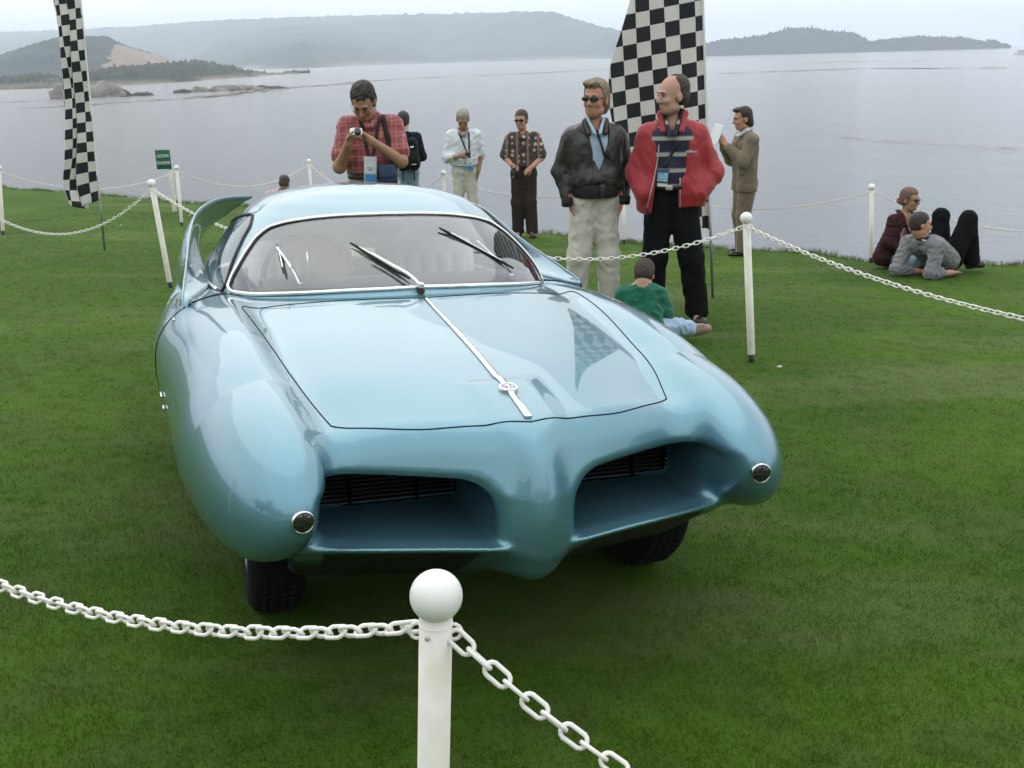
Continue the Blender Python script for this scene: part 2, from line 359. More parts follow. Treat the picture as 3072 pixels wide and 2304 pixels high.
kelp([(2124, 222), (2300, 216), (2450, 211), (2600, 205), (2800, 206), (3072, 204)], 8, 4)
kelp([(2350, 190), (2500, 187), (2650, 184), (2800, 181)], 9, 5)
kelp([(2500, 410), (2700, 430), (2900, 440), (3072, 450)], .5, 6)

# ---------------------------------------------------------------- far land
def hill(name, top, D_top, foot, mt, tree=0., seed=1, rows=22, n=220, bend=.8, back=.5):
    """a ridge whose skyline is given by view angle and distance; it has a front slope down to the waterline and a back slope"""
    top = np.array(top, float); xs = np.linspace(top[0, 0], top[-1, 0], n); ty = np.interp(xs, top[:, 0], top[:, 1])
    D = np.interp(xs, [top[0, 0], top[-1, 0]], D_top) if np.ndim(D_top) else np.full(n, float(D_top))
    R = np.array([at_dist(x, y, d) for x, y, d in zip(xs, ty, D)])
    fx = np.array(foot, float); Fp = np.array([on_sea(x, np.interp(x, fx[:, 0], fx[:, 1])) for x in xs])
    s = np.linspace(0, 1, rows); G = np.zeros((n, rows+6, 3))
    for k, t in enumerate(s):
        G[:, k, :2] = Fp[:, :2]+(R[:, :2]-Fp[:, :2])*t; G[:, k, 2] = SEA-.5+(R[:, 2]-SEA+.5)*t**bend
    amp = (R[:, 2]-SEA)[:, None]; X, Y = G[:, :rows, 0], G[:, :rows, 1]
    G[:, :rows, 2] += amp*.10*wob(X, Y, np.ptp(R[:, 0])/4+1, seed)*np.sin(np.pi*s)[None]
    if tree: G[:, 1:rows, 2] += tree*np.abs(np.random.default_rng(seed).normal(0, 1, (n, rows-1)))*np.clip(s[1:]*6, 0, 1)[None]
    for k in range(6):
        t = (k+1)/6; G[:, rows+k, :2] = R[:, :2]*(1+back*t*.3); G[:, rows+k, 2] = R[:, 2]+(SEA-2-R[:, 2])*t
    o = MB().grid(G).build(name, mt); return tag(o, kind='structure')
def land_mat(name, dark, mid, patch, patch_amt, sc, shore=None):
    g = NG(name); P = g.tc.outputs['Object']; n1 = g.noise(P, sc, 6, .65); n2 = g.noise(P, sc*.22, 3); c = g.mix(g.ramp(n1, (.35, 0.0), (.65, 1.0)), dark, mid)
    c = g.mix(g.ramp(n2, (.60, 0.0), (.66, patch_amt)), c, patch)
    if shore:
        z = g.n('ShaderNodeSeparateXYZ', {'Vector': P}).outputs['Z']; m = g.math('MULTIPLY', g.ramp(g.math('DIVIDE', g.math('ADD', z, 8.0), shore[0]), (.15, 1.0), (1.0, 0.0)), g.ramp(n2, (.35, 0.0), (.55, 1.0))); c = g.mix(m, c, shore[1])
    g.set(Base_Color=c, Roughness=.95, Specular_IOR_Level=.1); return g.m
FOREST = land_mat('far_forest', (.008, .016, .012), (.075, .090, .060), (.14, .13, .09), .7, .006, (14, (.26, .22, .17)))
hill('mountain', [(-700, 150), (-300, 118), (0, 96), (200, 92), (400, 80), (650, 62), (900, 52), (1150, 46), (1400, 42), (1600, 36), (1660, 38), (1730, 60), (1800, 80), (1900, 103), (2000, 128), (2150, 150), (2300, 163)], (8300, 3300), [(-700, 228), (0, 214), (900, 205), (1300, 188), (1917, 173), (2300, 162)], FOREST, 3.5, 3, 30, 300, 1.0)
hill('headland_hill', [(-900, 230), (-500, 215), (-200, 190), (0, 166), (80, 140), (160, 116), (240, 110), (325, 110), (360, 132), (440, 158), (530, 186), (640, 208)], 1700, [(-900, 262), (0, 238), (640, 222)], land_mat('hill_scrub', (.018, .026, .026), (.050, .060, .052), (.10, .11, .07), .4, .02), 1.3, 5, 22, 220, .8)
g = NG('dry_field'); P = g.tc.outputs['Object']; g.set(Base_Color=g.mix(g.noise(P, .03, 5), (.20, .14, .095), (.27, .19, .13)), Roughness=.95)
hill('dry_field', [(265, 176), (330, 140), (352, 132), (400, 146), (470, 166), (540, 187), (560, 196)], 1640, [(265, 232), (560, 226)], g.m, 0, 6, 14, 80, .9)
COAST = land_mat('coast_trees', (.016, .026, .018), (.050, .064, .040), (.15, .14, .10), .6, .05, (3.5, (.24, .20, .15)))
hill('coast', [(-600, 262), (-200, 240), (0, 236), (60, 232), (120, 226), (200, 236), (270, 222), (330, 206), (430, 200), (540, 188), (600, 188), (640, 196), (700, 205), (740, 214), (800, 226), (880, 221), (930, 217)], (860, 1150), [(-600, 290), (0, 270), (260, 263), (521, 248), (900, 220), (935, 218)], COAST, 1.7, 8, 18, 260, .55)
ISLE = land_mat('isle_trees', (.018, .030, .022), (.052, .068, .048), (.12, .12, .09), .3, .02, (9, (.42, .38, .33)))
hill('wooded_point', [(1990, 152), (2060, 140), (2124, 130), (2180, 120), (2230, 116), (2300, 106), (2370, 87), (2450, 86), (2490, 95), (2560, 100), (2590, 117), (2612, 130), (2640, 121), (2680, 119), (2760, 110), (2800, 113), (2900, 116), (2955, 127), (2985, 123), (3000, 134), (3034, 141)], 2900, [(1990, 172), (2124, 167), (3036, 144)], ISLE, 3.6, 9, 16, 320, .6)

# rocks standing in the bay
ROCK = mat('sea_rock', (.16, .145, .12), .9, var=(.25, (.30, .28, .25), .18), bump=(.5, .8, .4))
ROCKD = mat('sea_rock_dark', (.055, .055, .045), .9, var=(.3, (.10, .095, .08), .2), bump=(.5, .8, .4))
def rock(base_px, wpx, hpx, mt, seed, label, depth=.5):
    c = on_sea(*base_px); sc = c[1]/FPX/math.cos(PITCH); w, h, d = wpx*sc, hpx*sc, wpx*sc*depth
    bm = bmesh.new(); bmesh.ops.create_icosphere(bm, subdivisions=4, radius=1); V = np.array([v.co[:] for v in bm.verts]); F = [[v.index for v in f.verts] for f in bm.faces]; bm.free()
    r = 1+.22*wob(V[:, 0]*2+V[:, 2], V[:, 1]*2-V[:, 2], 1.6, seed, 4)+.10*wob(V[:, 0]*5, V[:, 2]*5, 1.6, seed+1, 3)
    V = V*r[:, None]*[w/2, d/2, h]; V[:, 2] = np.where(V[:, 2] < 0, V[:, 2]*.3, V[:, 2])
    o = obj('sea_rock', mesh(V+[c[0], c[1], SEA-.2], F), mt); tag(o, label, 'rock', 'rocks in the bay')
rock((205, 296), 96, 42, ROCK, 1, 'tall pale sea rock behind the limp checkered flag')
rock((300, 292), 130, 38, ROCK, 2, 'broad tan sea rock joined to the tall one in the bay')
rock((360, 290), 80, 22, ROCKD, 3, 'dark low rock sloping off the tan sea rock')
rock((425, 287), 60, 11, ROCKD, 4, 'small dark rock trailing the tan sea rock')
rock((545, 279), 46, 11, ROCKD, 5, 'small round dark rock apart from the flat reef')
rock((598, 276), 50, 15, ROCK, 6, 'knobbly rock at the near end of the flat reef')
rock((700, 273), 150, 17, ROCK, 7, 'long pale flat rock forming the middle of the reef', .3)
rock((790, 267), 130, 9, ROCKD, 8, 'dark low spit of rock at the outer end of the reef', .25)

# houses among the coast trees
for k, (x, y, w, h, c_) in enumerate([(295, 238, 26, 9, 0), (340, 232, 20, 8, 1), (395, 238, 30, 8, 2), (450, 222, 16, 12, 0), (480, 236, 26, 7, 1), (520, 230, 18, 7, 2), (165, 243, 22, 8, 1), (90, 252, 20, 7, 0), (655, 222, 24, 6, 2), (730, 219, 26, 5, 0)]):
    D = 700+.55*x; p = at_dist(x, y, D); sc = D/FPX; t = empty('coast_house', p)
    w_, h_ = w*sc, h*sc; wall = MB().box((0, 0, -.6), (w_, w_*.6, h_*1.1+1.2)); wall.build('wall', mat('house_wall%d' % c_, [(.62, .58, .50), (.50, .46, .40), (.68, .66, .62)][c_], .8), t, smooth=False)
    r_ = MB(); hw = w_/2+.6; hd = w_*.3+.6; z0 = h_*.55; r_.add([(-hw, -hd, z0), (hw, -hd, z0), (hw, hd, z0), (-hw, hd, z0), (-hw, 0, z0+h_*.5), (hw, 0, z0+h_*.5)], [(0, 1, 5, 4), (2, 3, 4, 5), (0, 4, 3), (1, 2, 5), (3, 2, 1, 0)])
    r_.build('roof', mat('house_roof', (.16, .13, .11), .8), t, smooth=False)
    for q in (-.28, .05, .33): MB().box((q*w_, -w_*.3-.06, h_*.05), (w_*.14, .1, h_*.4)).build('window', mat('house_glass', (.04, .045, .05), .2), t, smooth=False)
    tag(t, ['cream walled house among the far shore trees', 'tan walled house among the far shore trees', 'white walled house among the far shore trees'][c_], 'house', 'houses on the far shore')
# motor boat out past the point
bp_ = on_sea(3060, 163); bt = empty('motor_boat', bp_); tag(bt, 'white motor boat out on the bay off the wooded point', 'boat')
hl = spline(np.array([[-7, 0], [-4, 2.0], [2, 2.2], [6, 1.9], [7, 1.7]]), 20)
MB().grid(np.array([[(x, s*y*f_, z) for s, f_, z in ((-1, .6, -.3), (-1, 1, 1.6), (1, 1, 1.6), (1, .6, -.3))] for x, y in hl])).build('hull', mat('boat_white', (.75, .75, .73), .4), bt, smooth=False)
MB().box((1.0, 0, 2.6), (5.5, 3.0, 2.0), bev=.2).build('cabin', mat('boat_white'), bt); MB().box((1.0, 0, 2.8), (5.6, 3.1, .7)).build('window', mat('house_glass'), bt, smooth=False)
MB().box((.5, 0, 3.9), (6.4, 3.2, .15)).build('canopy', mat('boat_dark', (.05, .06, .08), .6), bt, smooth=False)
# small pale litter and shells on the grass
for (x, y) in ((1.765, 6.62), (-5.95, 16.2), (-6.3, 20.1), (-5.4, 17.9)):
    bm = bmesh.new(); bmesh.ops.create_icosphere(bm, subdivisions=2, radius=1); V = np.array([v.co[:] for v in bm.verts]); F = [[v.index for v in f.verts] for f in bm.faces]; bm.free()
    V *= (1+.25*wob(V[:, 0]*2, V[:, 1]*2+V[:, 2], 1.5, int(x*10) % 97))[:, None]*np.array([.017, .012, .008])
    tag(obj('paper_scrap', mesh(V, F), mat('scrap_white', (.62, .60, .54), .8)), 'small crumpled pale scrap lying on the mown grass', 'litter', 'scraps on the lawn').location = (x, y, float(lawn_z(x, y))+.012)

# ---------------------------------------------------------------- unseen trees added behind the viewer to darken the paintwork's reflections
LEAF = mat('tree_leaf', (.022, .042, .016), .8, var=(1.5, (.045, .070, .026), .25)); BARK = mat('tree_bark', (.07, .055, .045), .95, bump=(8, .8, .05))
def tree_parts(seed):
    r = np.random.default_rng(seed); H = r.uniform(8, 11); tr = MB(); tr.tube(spline(np.array([(0, 0, -.4), (.1, .05, H*.3), (-.1, .1, H*.6), (.05, 0, H*.9)]), 10), np.linspace(.32, .06, 10), 8)
    V = []; F = []; lob = []
    for k in range(16):
        z = r.uniform(.32, 1)*H; a = r.uniform(0, 6.28); d = r.uniform(.2, 1)*H*.30*(1.15-z/H*.7); c = np.array([math.cos(a)*d, math.sin(a)*d, z]); lob.append(c); tr.tube([(0, 0, z*.72), c*[.6, .6, .93], c], [.09, .06, .03], 5)
        for q in range(46):
            p = c+r.normal(0, 1, 3)*[.75, .75, .45]; u = r.normal(0, 1, 3); u /= np.linalg.norm(u); w = np.cross(u, r.normal(0, 1, 3)); w /= np.linalg.norm(w); n_ = len(V); e = r.uniform(.18, .42)
            V += [p-u*e-w*e*.5, p+u*e-w*e*.5, p+u*e*.6+w*e, p-u*e*.6+w*e]; F.append((n_, n_+1, n_+2, n_+3))
    return tr.me('trunk'), mesh(V, F, 'crown')
TREES = [tree_parts(s_) for s_ in (1, 2, 3)]
for m_, q in TREES: m_.materials.append(BARK); q.materials.append(LEAF)
rt = np.random.default_rng(5)
for k in range(22):
    a = math.radians(200+k*7.2+rt.uniform(-2, 2)-20); D = rt.uniform(24, 33); x, y = D*math.cos(a), D*math.sin(a)
    t = empty('reflection_pine', (x, y, float(ground(x, y))*.3), rt.uniform(0, 6.28)); s_ = rt.uniform(.75, 1.15); t.scale = (s_, s_, s_*rt.uniform(.9, 1.1))
    for nm, me_ in zip(('trunk', 'crown'), TREES[k % 3]): o = bpy.data.objects.new(nm, me_); COL.objects.link(o); o.parent = t
    tag(t, 'unseen dark pine added behind the viewer for reflections in the car', 'tree', 'unseen pines added for reflections')
# ---------------------------------------------------------------- haze over the bay
hz = tag(MB().box((0, 4270, 120), (16400, 9260, 258)).build('haze', None, smooth=False), kind='stuff')
hm = bpy.data.materials.new('haze_air'); hm.use_nodes = True; hn = hm.node_tree
for n in list(hn.nodes):
    if n.type == 'BSDF_PRINCIPLED': hn.nodes.remove(n)
pv = hn.nodes.new('ShaderNodeVolumePrincipled'); pv.inputs['Color'].default_value = (.82, .91, 1.0, 1); pv.inputs['Density'].default_value = .00023; pv.inputs['Density Attribute'].default_value = ''; pv.inputs['Anisotropy'].default_value = .0
hn.links.new(pv.outputs['Volume'], hn.nodes['Material Output'].inputs['Volume']); hz.data.materials.append(hm)
# ================================================================ the car (x = forward, y = sideways, z = up, metres, origin on the ground below the front axle)
CAR_O = Vector((-.19846788, 3.35697097, ground(-.19846788, 3.35697097)))
_n = Vector((-G1, -G2, 1)).normalized(); _yaw = math.radians(17.246157627563534)
_F = Vector((math.sin(_yaw), -math.cos(_yaw), 0)); _F = (_F-_n*_F.dot(_n)).normalized(); _L = _n.cross(_F)
car = empty('concept_coupe')
car.matrix_world = Matrix(((_F.x, _L.x, _n.x, CAR_O.x), (_F.y, _L.y, _n.y, CAR_O.y), (_F.z, _L.z, _n.z, CAR_O.z), (0, 0, 0, 1)))
tag(car, 'pale metallic blue streamlined coupe with curled tail fins parked on the lawn', 'car')

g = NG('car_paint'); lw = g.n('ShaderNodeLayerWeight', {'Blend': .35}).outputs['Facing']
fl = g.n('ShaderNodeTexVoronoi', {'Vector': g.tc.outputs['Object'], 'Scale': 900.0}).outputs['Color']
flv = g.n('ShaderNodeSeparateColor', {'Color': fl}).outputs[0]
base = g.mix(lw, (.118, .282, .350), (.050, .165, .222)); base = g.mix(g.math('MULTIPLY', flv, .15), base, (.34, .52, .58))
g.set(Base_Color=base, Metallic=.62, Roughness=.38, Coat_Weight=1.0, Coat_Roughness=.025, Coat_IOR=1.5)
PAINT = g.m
CHROME = mat('chrome', (.80, .80, .79), .10, 1.0, bump=(60, .02, .002))
RUBBER = mat('rubber', (.012, .012, .012), .62)
BLACKGAP = mat('shut_line', (.006, .008, .010), .8, spec=.1)
CREAM = mat('cream_trim', (.74, .74, .70), .55, var=(14, (.68, .68, .64), .2))
GREYTRIM = mat('grey_trim', (.14, .15, .16), .6)
DARKMETAL = mat('dark_metal', (.018, .019, .020), .55, .3)
def glass(name, tint, refl=1.0, film=0.0):
    g = NG(name); nt = g.nt
    tr = g.n('ShaderNodeBsdfTransparent', {'Color': (*tint, 1)}); gl = g.n('ShaderNodeBsdfGlossy', {'Roughness': .012, 'Color': (.95, .97, 1, 1)})
    fr = g.n('ShaderNodeFresnel', {'IOR': 1.52}); f = g.math('ADD', g.math('MULTIPLY', fr.outputs[0], refl), film)
    mxs = g.n('ShaderNodeMixShader', {'Fac': f}); nt.links.new(tr.outputs[0], mxs.inputs[1]); nt.links.new(gl.outputs[0], mxs.inputs[2])
    nt.links.new(mxs.outputs[0], g.out.inputs['Surface']); nt.nodes.remove(g.p); return g.m
GLASS = glass('car_glass', (.91, .94, .94), 1.2, .045)

# ---- body as one implicit surface
_fa = [-3.35, -2.8, -2.2, -1.6, -1.1, -.6, -.2, .1, .3]
f_bc = hermite(_fa, [.52, .57, .62, .660, .694, .722, .730, .726, .716])
f_wo = hermite(_fa+[.55, .90], [.22, .27, .31, .325, .300, .240, .208, .194, .184, .178, .175])
f_wi = hermite(_fa+[.55, .90], [.20, .22, .24, .22, .185, .150, .135, .130, .132, .142, .175])
f_zc = hermite(_fa, [.66, .66, .655, .648, .638, .622, .620, .620, .618])
f_hu = hermite(_fa, [.08, .12, .17, .205, .235, .272, .271, .245, .220])
f_hd = hermite(_fa, [.25, .33, .375, .395, .370, .310, .262, .240, .232])
A0, NOSE, PT = .08, .812, 2.9
def fender(P):
    a, b, z = P.T; bc, zc = f_bc(a), f_zc(a)
    b0 = bc-.072*np.clip((a-A0)/NOSE, 0, 1)**2+(.05+.15*np.clip((a+1.2)/1.2, 0, 1))*np.clip(zc-z, -.2, .2); z0 = zc-.008*np.clip((a-A0)/NOSE, 0, 1)
    dy = b-b0; dz = z-z0
    w = np.where(dy > 0, f_wo(a), f_wi(a)); h = np.where(dz > 0, f_hu(a), f_hd(a)); p = 2.08
    da = np.clip(a-A0, 0, None)/NOSE; dr = np.clip(-2.9-a, 0, None)/.5
    u, v, t = np.abs(dy)/w+1e-9, np.abs(dz)/h+1e-9, np.maximum(da, dr)+1e-9
    q0 = u**p+v**p+t**PT; q = q0**(1/p)
    gq = q0**(1/p-1)*np.sqrt((u**(p-1)/w)**2+(v**(p-1)/h)**2+(PT/p*t**(PT-1)/NOSE)**2)
    return (q-1)/np.maximum(gq, .6)
h_c = hermite([-3.35, -2.7, -2.0, -1.3, -.62, -.35, 0, .3, .55, .75, .95], [.60, .76, .855, .90, .928, .905, .874, .842, .806, .768, .72])
h_k = hermite([-3.35, -1.5, -.7, 0, .3, .55, .8], [.12, .10, .13, .14, .18, .275, .24])
af = hermite([0, .15, .29, .45, .55, .75], [.825, .792, .730, .666, .640, .56])
alip = hermite([0, .09, .27, .42, .58, .7], [.868, .857, .806, .764, .712, .66])
p_front = hermite([.33, .37, .42, .48, .54, .60, .66, .72, .78, .85], [.815, .848, .872, .888, .892, .884, .866, .836, .790, .70])
p_rb = hermite([.33, .37, .42, .48, .54, .60, .66, .72, .78, .85], [.108, .120, .128, .128, .119, .105, .088, .072, .058, .05])
def prow(P):
    a, b, z = P.T; la = p_front(z)-.55; rb = p_rb(z); u = np.clip(a-.55, 0, None)/la; v = b/rb
    q = np.sqrt(u*u+v*v)+1e-9; gq = np.sqrt((u/la)**2+(v/rb)**2)/q
    f = (q-1)/np.maximum(gq, 1.5); return smax(smax(smax(f, .325-z, .06), .50-a, .02), z-h_c(a)+.030, .03)
def cavity(P):
    a, b, z = P.T
    top = z-(.632+.004*np.clip(b-.2, 0, .4)/.4); bot = .451-z; inn = (.112+.02*np.clip((.75-a)/.3, 0, 1))-b; out = b-.578; bk = .425-a
    return smax(smax(smax(top, inn, .11), smax(out, bot, .015), .02), bk, .02)
def body_f(P):
    P = np.array(P, float); P[:, 1] = np.sqrt(P[:, 1]**2+1e-7); a, b, z = P.T
    top = (z-(h_c(a)-h_k(a)*b*b))*.97
    face = ((a-af(b))+(np.maximum(z, .60)-.635)*.34)/1.056
    cen = smax(smax(top, face, .062), b-.62, .07); und = .455-.62*np.clip(alip(b)-a, 0, .34); cen = smax(cen, und+.012-z, .02); cen = smax(cen, -3.3-a, .2)
    f = smin(cen, fender(P), .07+.035*np.clip((a-.15)/.35, 0, 1))
    f = smin(f, prow(P), .085)
    f = smax(f, -cavity(P), .034)
    pan = smax(smax(z-(.467+.02*np.clip(.70-a, 0, .3)-.14*np.clip(.055-(alip(b)-a), 0, .055)), und-z, .012), a-alip(b), .012); pan = smax(smax(smax(pan, b-.62, .03), -.2-a, .03), .085-b, .03)
    f = smin(f, pan, .022+.04*np.clip((b-.46)/.1, 0, 1))
    # cockpit and wheel wells
    cock = smax(smax(b-.575, np.maximum(a+.93, -2.35-a), .08), .42-z, .06); f = smax(f, -cock, .02)
    for wx in (0.0, -2.42):
        r = np.sqrt((a-wx)**2+(z-.33)**2)-.395; well = smax(smax(r, .46-b, .02), b-.845, .02); f = smax(f, -well, .015)
    return smax(f, .235-z, .03)
def half_to_full(lo, hi, h, fn):
    F, o = gridf((lo[0], 0, lo[2]), (hi[0], hi[1], hi[2]), h, fn)
    F = np.concatenate([F[:, :0:-1], F], 1); return F, np.array([lo[0], -h*(F.shape[1]//2), lo[2]])
HB = .0112
Fb, ob = half_to_full((-3.5, 0, .18), (1.0, 1.08, 1.02), HB, body_f)
Vb, Qb = surface_nets(Fb, ob, HB)
for _ in range(3):
    fv = body_f(Vb); gv = grad(body_f, Vb, 2e-3); g2 = (gv**2).sum(1); Vb -= np.clip(fv/np.maximum(g2, .05), -.006, .006)[:, None]*gv
Nb = grad(body_f, Vb, 3e-3); Nb /= np.linalg.norm(Nb, axis=1)[:, None]+1e-9
def drop(a, b, z0=1.1, dz=0):
    """height of the body's upper skin at (a, b)"""
    a = np.atleast_1d(np.asarray(a, float)); b = np.atleast_1d(np.asarray(b, float)); z = np.full(len(a), z0)
    for _ in range(60): z -= np.clip(body_f(np.stack([a, b, z], -1)), -.05, .05)*.9
    return z+dz
Cq = Vb[Qb].mean(1); Nq = Nb[Qb].mean(1)
# hood outline (plan)
hood_half = np.array([[.748, 0], [.717, .13], [.672, .27], [.535, .510], [.535, .510], [.38, .548], [.0, .600], [-.35, .640], [-.62, .664], [-.685, .655], [-.66, .60], [-.58, .35], [-.525, .15], [-.50, 0]])
hood_l = spline(hood_half[:4], 24)[:-1]; hood_s = spline(hood_half[4:9], 40); hood_r = spline(hood_half[8:11], 10); hood_b = spline(hood_half[10:], 24)
hood_curve = np.concatenate([hood_l, hood_s, hood_r[1:], hood_b[1:]])
hood_poly = np.concatenate([hood_curve, hood_curve[-2:0:-1]*[1, -1]])
def in_poly(P, poly):
    x, y = P[:, 0], P[:, 1]; r = np.zeros(len(P), bool); j = len(poly)-1
    for i in range(len(poly)):
        xi, yi = poly[i]; xj, yj = poly[j]; c = ((yi > y) != (yj > y)) & (x < (xj-xi)*(y-yi)/(yj-yi+1e-12)+xi); r ^= c; j = i
    return r
is_hood = in_poly(Cq, hood_poly) & (Cq[:, 2] > .66) & (Nq[:, 2] > .3)
door_line = lambda z: -1.02-.10*np.clip((z-.55)/.3, 0, 1)**2
is_door = (np.abs(Cq[:, 1]) > .60) & (Cq[:, 0] < door_line(Cq[:, 2])) & (Cq[:, 0] > -1.98) & (Cq[:, 2] > .33) & (np.abs(Nq[:, 1])+Nq[:, 2] > .25)
is_in = (np.abs(Cq[:, 1]) < .60) & (Cq[:, 0] < -.90) & (Cq[:, 0] > -2.4) & (Cq[:, 2] > .38) & ((np.abs(Cq[:, 1]) > .53) | (Cq[:, 0] > -.99) | (Cq[:, 0] < -2.28) | (Cq[:, 2] < .5)) & (body_f(Cq+[[0, 0, .04]]) > -.02) & (Nq[:, 2] < .93)
is_in |= (np.abs(Cq[:, 1]) < .56) & (Cq[:, 0] < -.95) & (Cq[:, 0] > -2.33) & (Cq[:, 2] < .75) & (Cq[:, 2] > .38)
under = (Nq[:, 2] < -.45) & (Cq[:, 2] < np.where(np.abs(Cq[:, 1]) < .57, .443, .36)) & ~((np.abs(Cq[:, 1]) < .16) & (Cq[:, 0] > .55)) | ((np.abs(Cq[:, 1]) > .45) & (np.abs(Cq[:, 1]) < .86) & (Cq[:, 2] < .74) & (np.minimum(np.hypot(Cq[:, 0], Cq[:, 2]-.33), np.hypot(Cq[:, 0]+2.42, Cq[:, 2]-.33)) < .405))
back_wall = (Cq[:, 0] < .445) & (Cq[:, 0] > .40) & (Nq[:, 0] > .7) & (Cq[:, 2] > .44) & (Cq[:, 2] < .66) & (np.abs(Cq[:, 1]) < .6)
rest = ~(is_hood | is_door | is_in | under | back_wall)
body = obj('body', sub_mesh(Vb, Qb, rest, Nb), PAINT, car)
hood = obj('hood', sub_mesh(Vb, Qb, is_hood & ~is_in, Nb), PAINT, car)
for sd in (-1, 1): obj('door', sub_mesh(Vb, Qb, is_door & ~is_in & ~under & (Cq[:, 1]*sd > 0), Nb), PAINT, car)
obj('cockpit_lining', sub_mesh(Vb, Qb, is_in & ~under, Nb), CREAM, car)
obj('underbody', sub_mesh(Vb, Qb, under, Nb), DARKMETAL, car)
for sd in (-1, 1): obj('radiator_wall', sub_mesh(Vb, Qb, back_wall & (Cq[:, 1]*sd > 0), Nb), DARKMETAL, car)
def on_body(ab, dz=0): ab = np.asarray(ab, float); return np.c_[ab, drop(ab[:, 0], ab[:, 1], dz=dz)]
MB().tube(on_body(hood_poly, .0003), .0020, 6, closed=True).build('hood_seam', BLACKGAP, hood)
# ray onto the skin along a direction, for the seams on the flanks
def onto(P, d):
    P = np.array(P, float); d = np.array(d, float); d = d/np.linalg.norm(d, axis=-1, keepdims=True)
    for _ in range(80): P = P+d*np.clip(body_f(P), -.04, .04)[:, None]*.85
    return P
for sd in (-1, 1):
    q = spline(np.array([[-1.20, .66, 1.0], [-1.12, .74, 1.0], [-1.10, .83, 1.0], [-1.09, .93, .93], [-1.06, 1.1, .80], [-1.02, 1.15, .62], [-1.02, 1.15, .36]]), 60)
    d = np.where(q[:, 1:2] < .86, [[0, 0, -1.]], [[0, -1., -.35]]); q = onto(q, d)
    MB().tube(q*[1, sd, 1], .0028, 6).build('door_seam', BLACKGAP, body)

# ---- nose furniture
for sd in (-1, 1):
    # radiator core slats and frame in each mouth
    rad = MB()
    for i in range(13): rad.box((.436, sd*.352, .462+i*.0130), (.012, .44, .0030))
    for yy in (.135, .555, .25, .45): rad.box((.434, sd*yy, .537), (.012, .008, .165))
    rad.build('radiator_grille', mat('grille_metal', (.004, .004, .0045), .9, .0, spec=.05), car, smooth=False)
    # little round lamp set in the tip of the fender
    c0 = np.array([[1.05, .634, .612]]); c1 = onto(c0, [[-1., 0, 0]])[0]; nn = grad(body_f, c1[None], 3e-3)[0]; nn /= np.linalg.norm(nn); pass
    c1 = c1*[1, sd, 1]; nn = nn*[1, sd, 1]
    t1 = np.cross([0, 0, 1.], nn); t1 /= np.linalg.norm(t1); t2 = np.cross(nn, t1); R = np.stack([t1, t2, nn], 1)
    put = lambda V: (V*.86) @ R.T+c1
    lamp = MB().lathe([(.0, -.03), (.030, -.03), (.030, .006)], 32).build('nose_lamp', mat('lamp_bowl', (.02, .021, .022), .25, .6), car, M=put)
    MB().lathe([(.0285, -.012), (.0285, .003), (.0305, .0055), (.033, .005), (.0345, .001), (.0345, -.02)], 40).build('lamp_ring', CHROME, lamp, M=put)
    lens = MB().lathe([(.0285, .004), (.022, .0075), (.012, .0095), (.0001, .010)], 32)
    lens.build('lamp_lens', mat('lamp_lens_glass', (.014, .016, .016), .06, coat=1), lamp, M=put)
    rb = MB().box((0, 0, .0098), (.057, .0022, .003)).box((0, 0, .0095), (.0022, .057, .003))
    for i in range(5): rb.box((-.012+i*.001, -.004+i*.006, .0085), (.024, .0012, .003))
    rb.build('lamp_rib', mat('lamp_rib_metal', (.07, .075, .075), .3, .7), lamp, smooth=False, M=put)
# bonnet strip and round emblem
st = on_body(np.c_[np.linspace(-.50, .73, 50), np.zeros(50)], .004)
wst = np.interp(st[:, 0], [-.5, -.3, .73], [.007, .009, .0115])
MB().tube(st, wst, 8, up=(0, 0, 1), flat=(1, .45)).build('bonnet_strip', CHROME, hood)
ec = on_body(np.array([[.545, 0]]), .008)[0]; sl = (drop([.57], [0])[0]-drop([.52], [0])[0])/.05
ex = np.array([1, 0, sl]); ex /= np.linalg.norm(ex); ey = np.array([0, 1., 0]); ez = np.cross(ex, ey); R_e = np.stack([ex, ey, ez], 1)
pute = lambda V: (V*.86) @ R_e.T+ec
emb = MB().lathe([(.033, -.008), (.033, .002), (.031, .0045), (.026, .005), (.0245, .003)], 40).build('emblem', CHROME, hood, M=pute)
def disc(r0, r1, t0, t1, z, n=20):
    th = np.linspace(t0, t1, n); return np.stack([np.stack([r*np.cos(th), r*np.sin(th), np.full(n, z)], -1) for r in (r0, r1)])
MB().grid(disc(.016, .0255, 0, 2*math.pi, .0032, 40)).build('emblem_ring', mat('enamel_blue', (.02, .03, .16), .2, coat=1), emb, M=pute)
MB().grid(disc(.0001, .016, 0, math.pi, .0034)).build('emblem_field', mat('enamel_pale', (.55, .68, .78), .2, coat=1), emb, M=pute)
MB().grid(disc(.0001, .016, math.pi, 2*math.pi, .0034)).build('emblem_field', mat('enamel_white', (.75, .75, .73), .2, coat=1), emb, M=pute)
MB().box((0, -.0078, .0038), (.028, .004, .001)).box((0, -.0078, .0040), (.004, .0145, .001)).build('emblem_cross', mat('enamel_red', (.5, .02, .03), .25, coat=1), emb, M=pute)
sn = spline(np.array([[-.012, .006, 0], [-.007, .010, 0], [-.003, .005, 0], [.002, .010, 0], [.006, .005, 0], [.011, .008, 0]]), 24)+[0, 0, .0038]
MB().tube(sn, .0014, 5).build('emblem_serpent', mat('enamel_green', (.02, .30, .10), .25, coat=1), emb, M=pute)

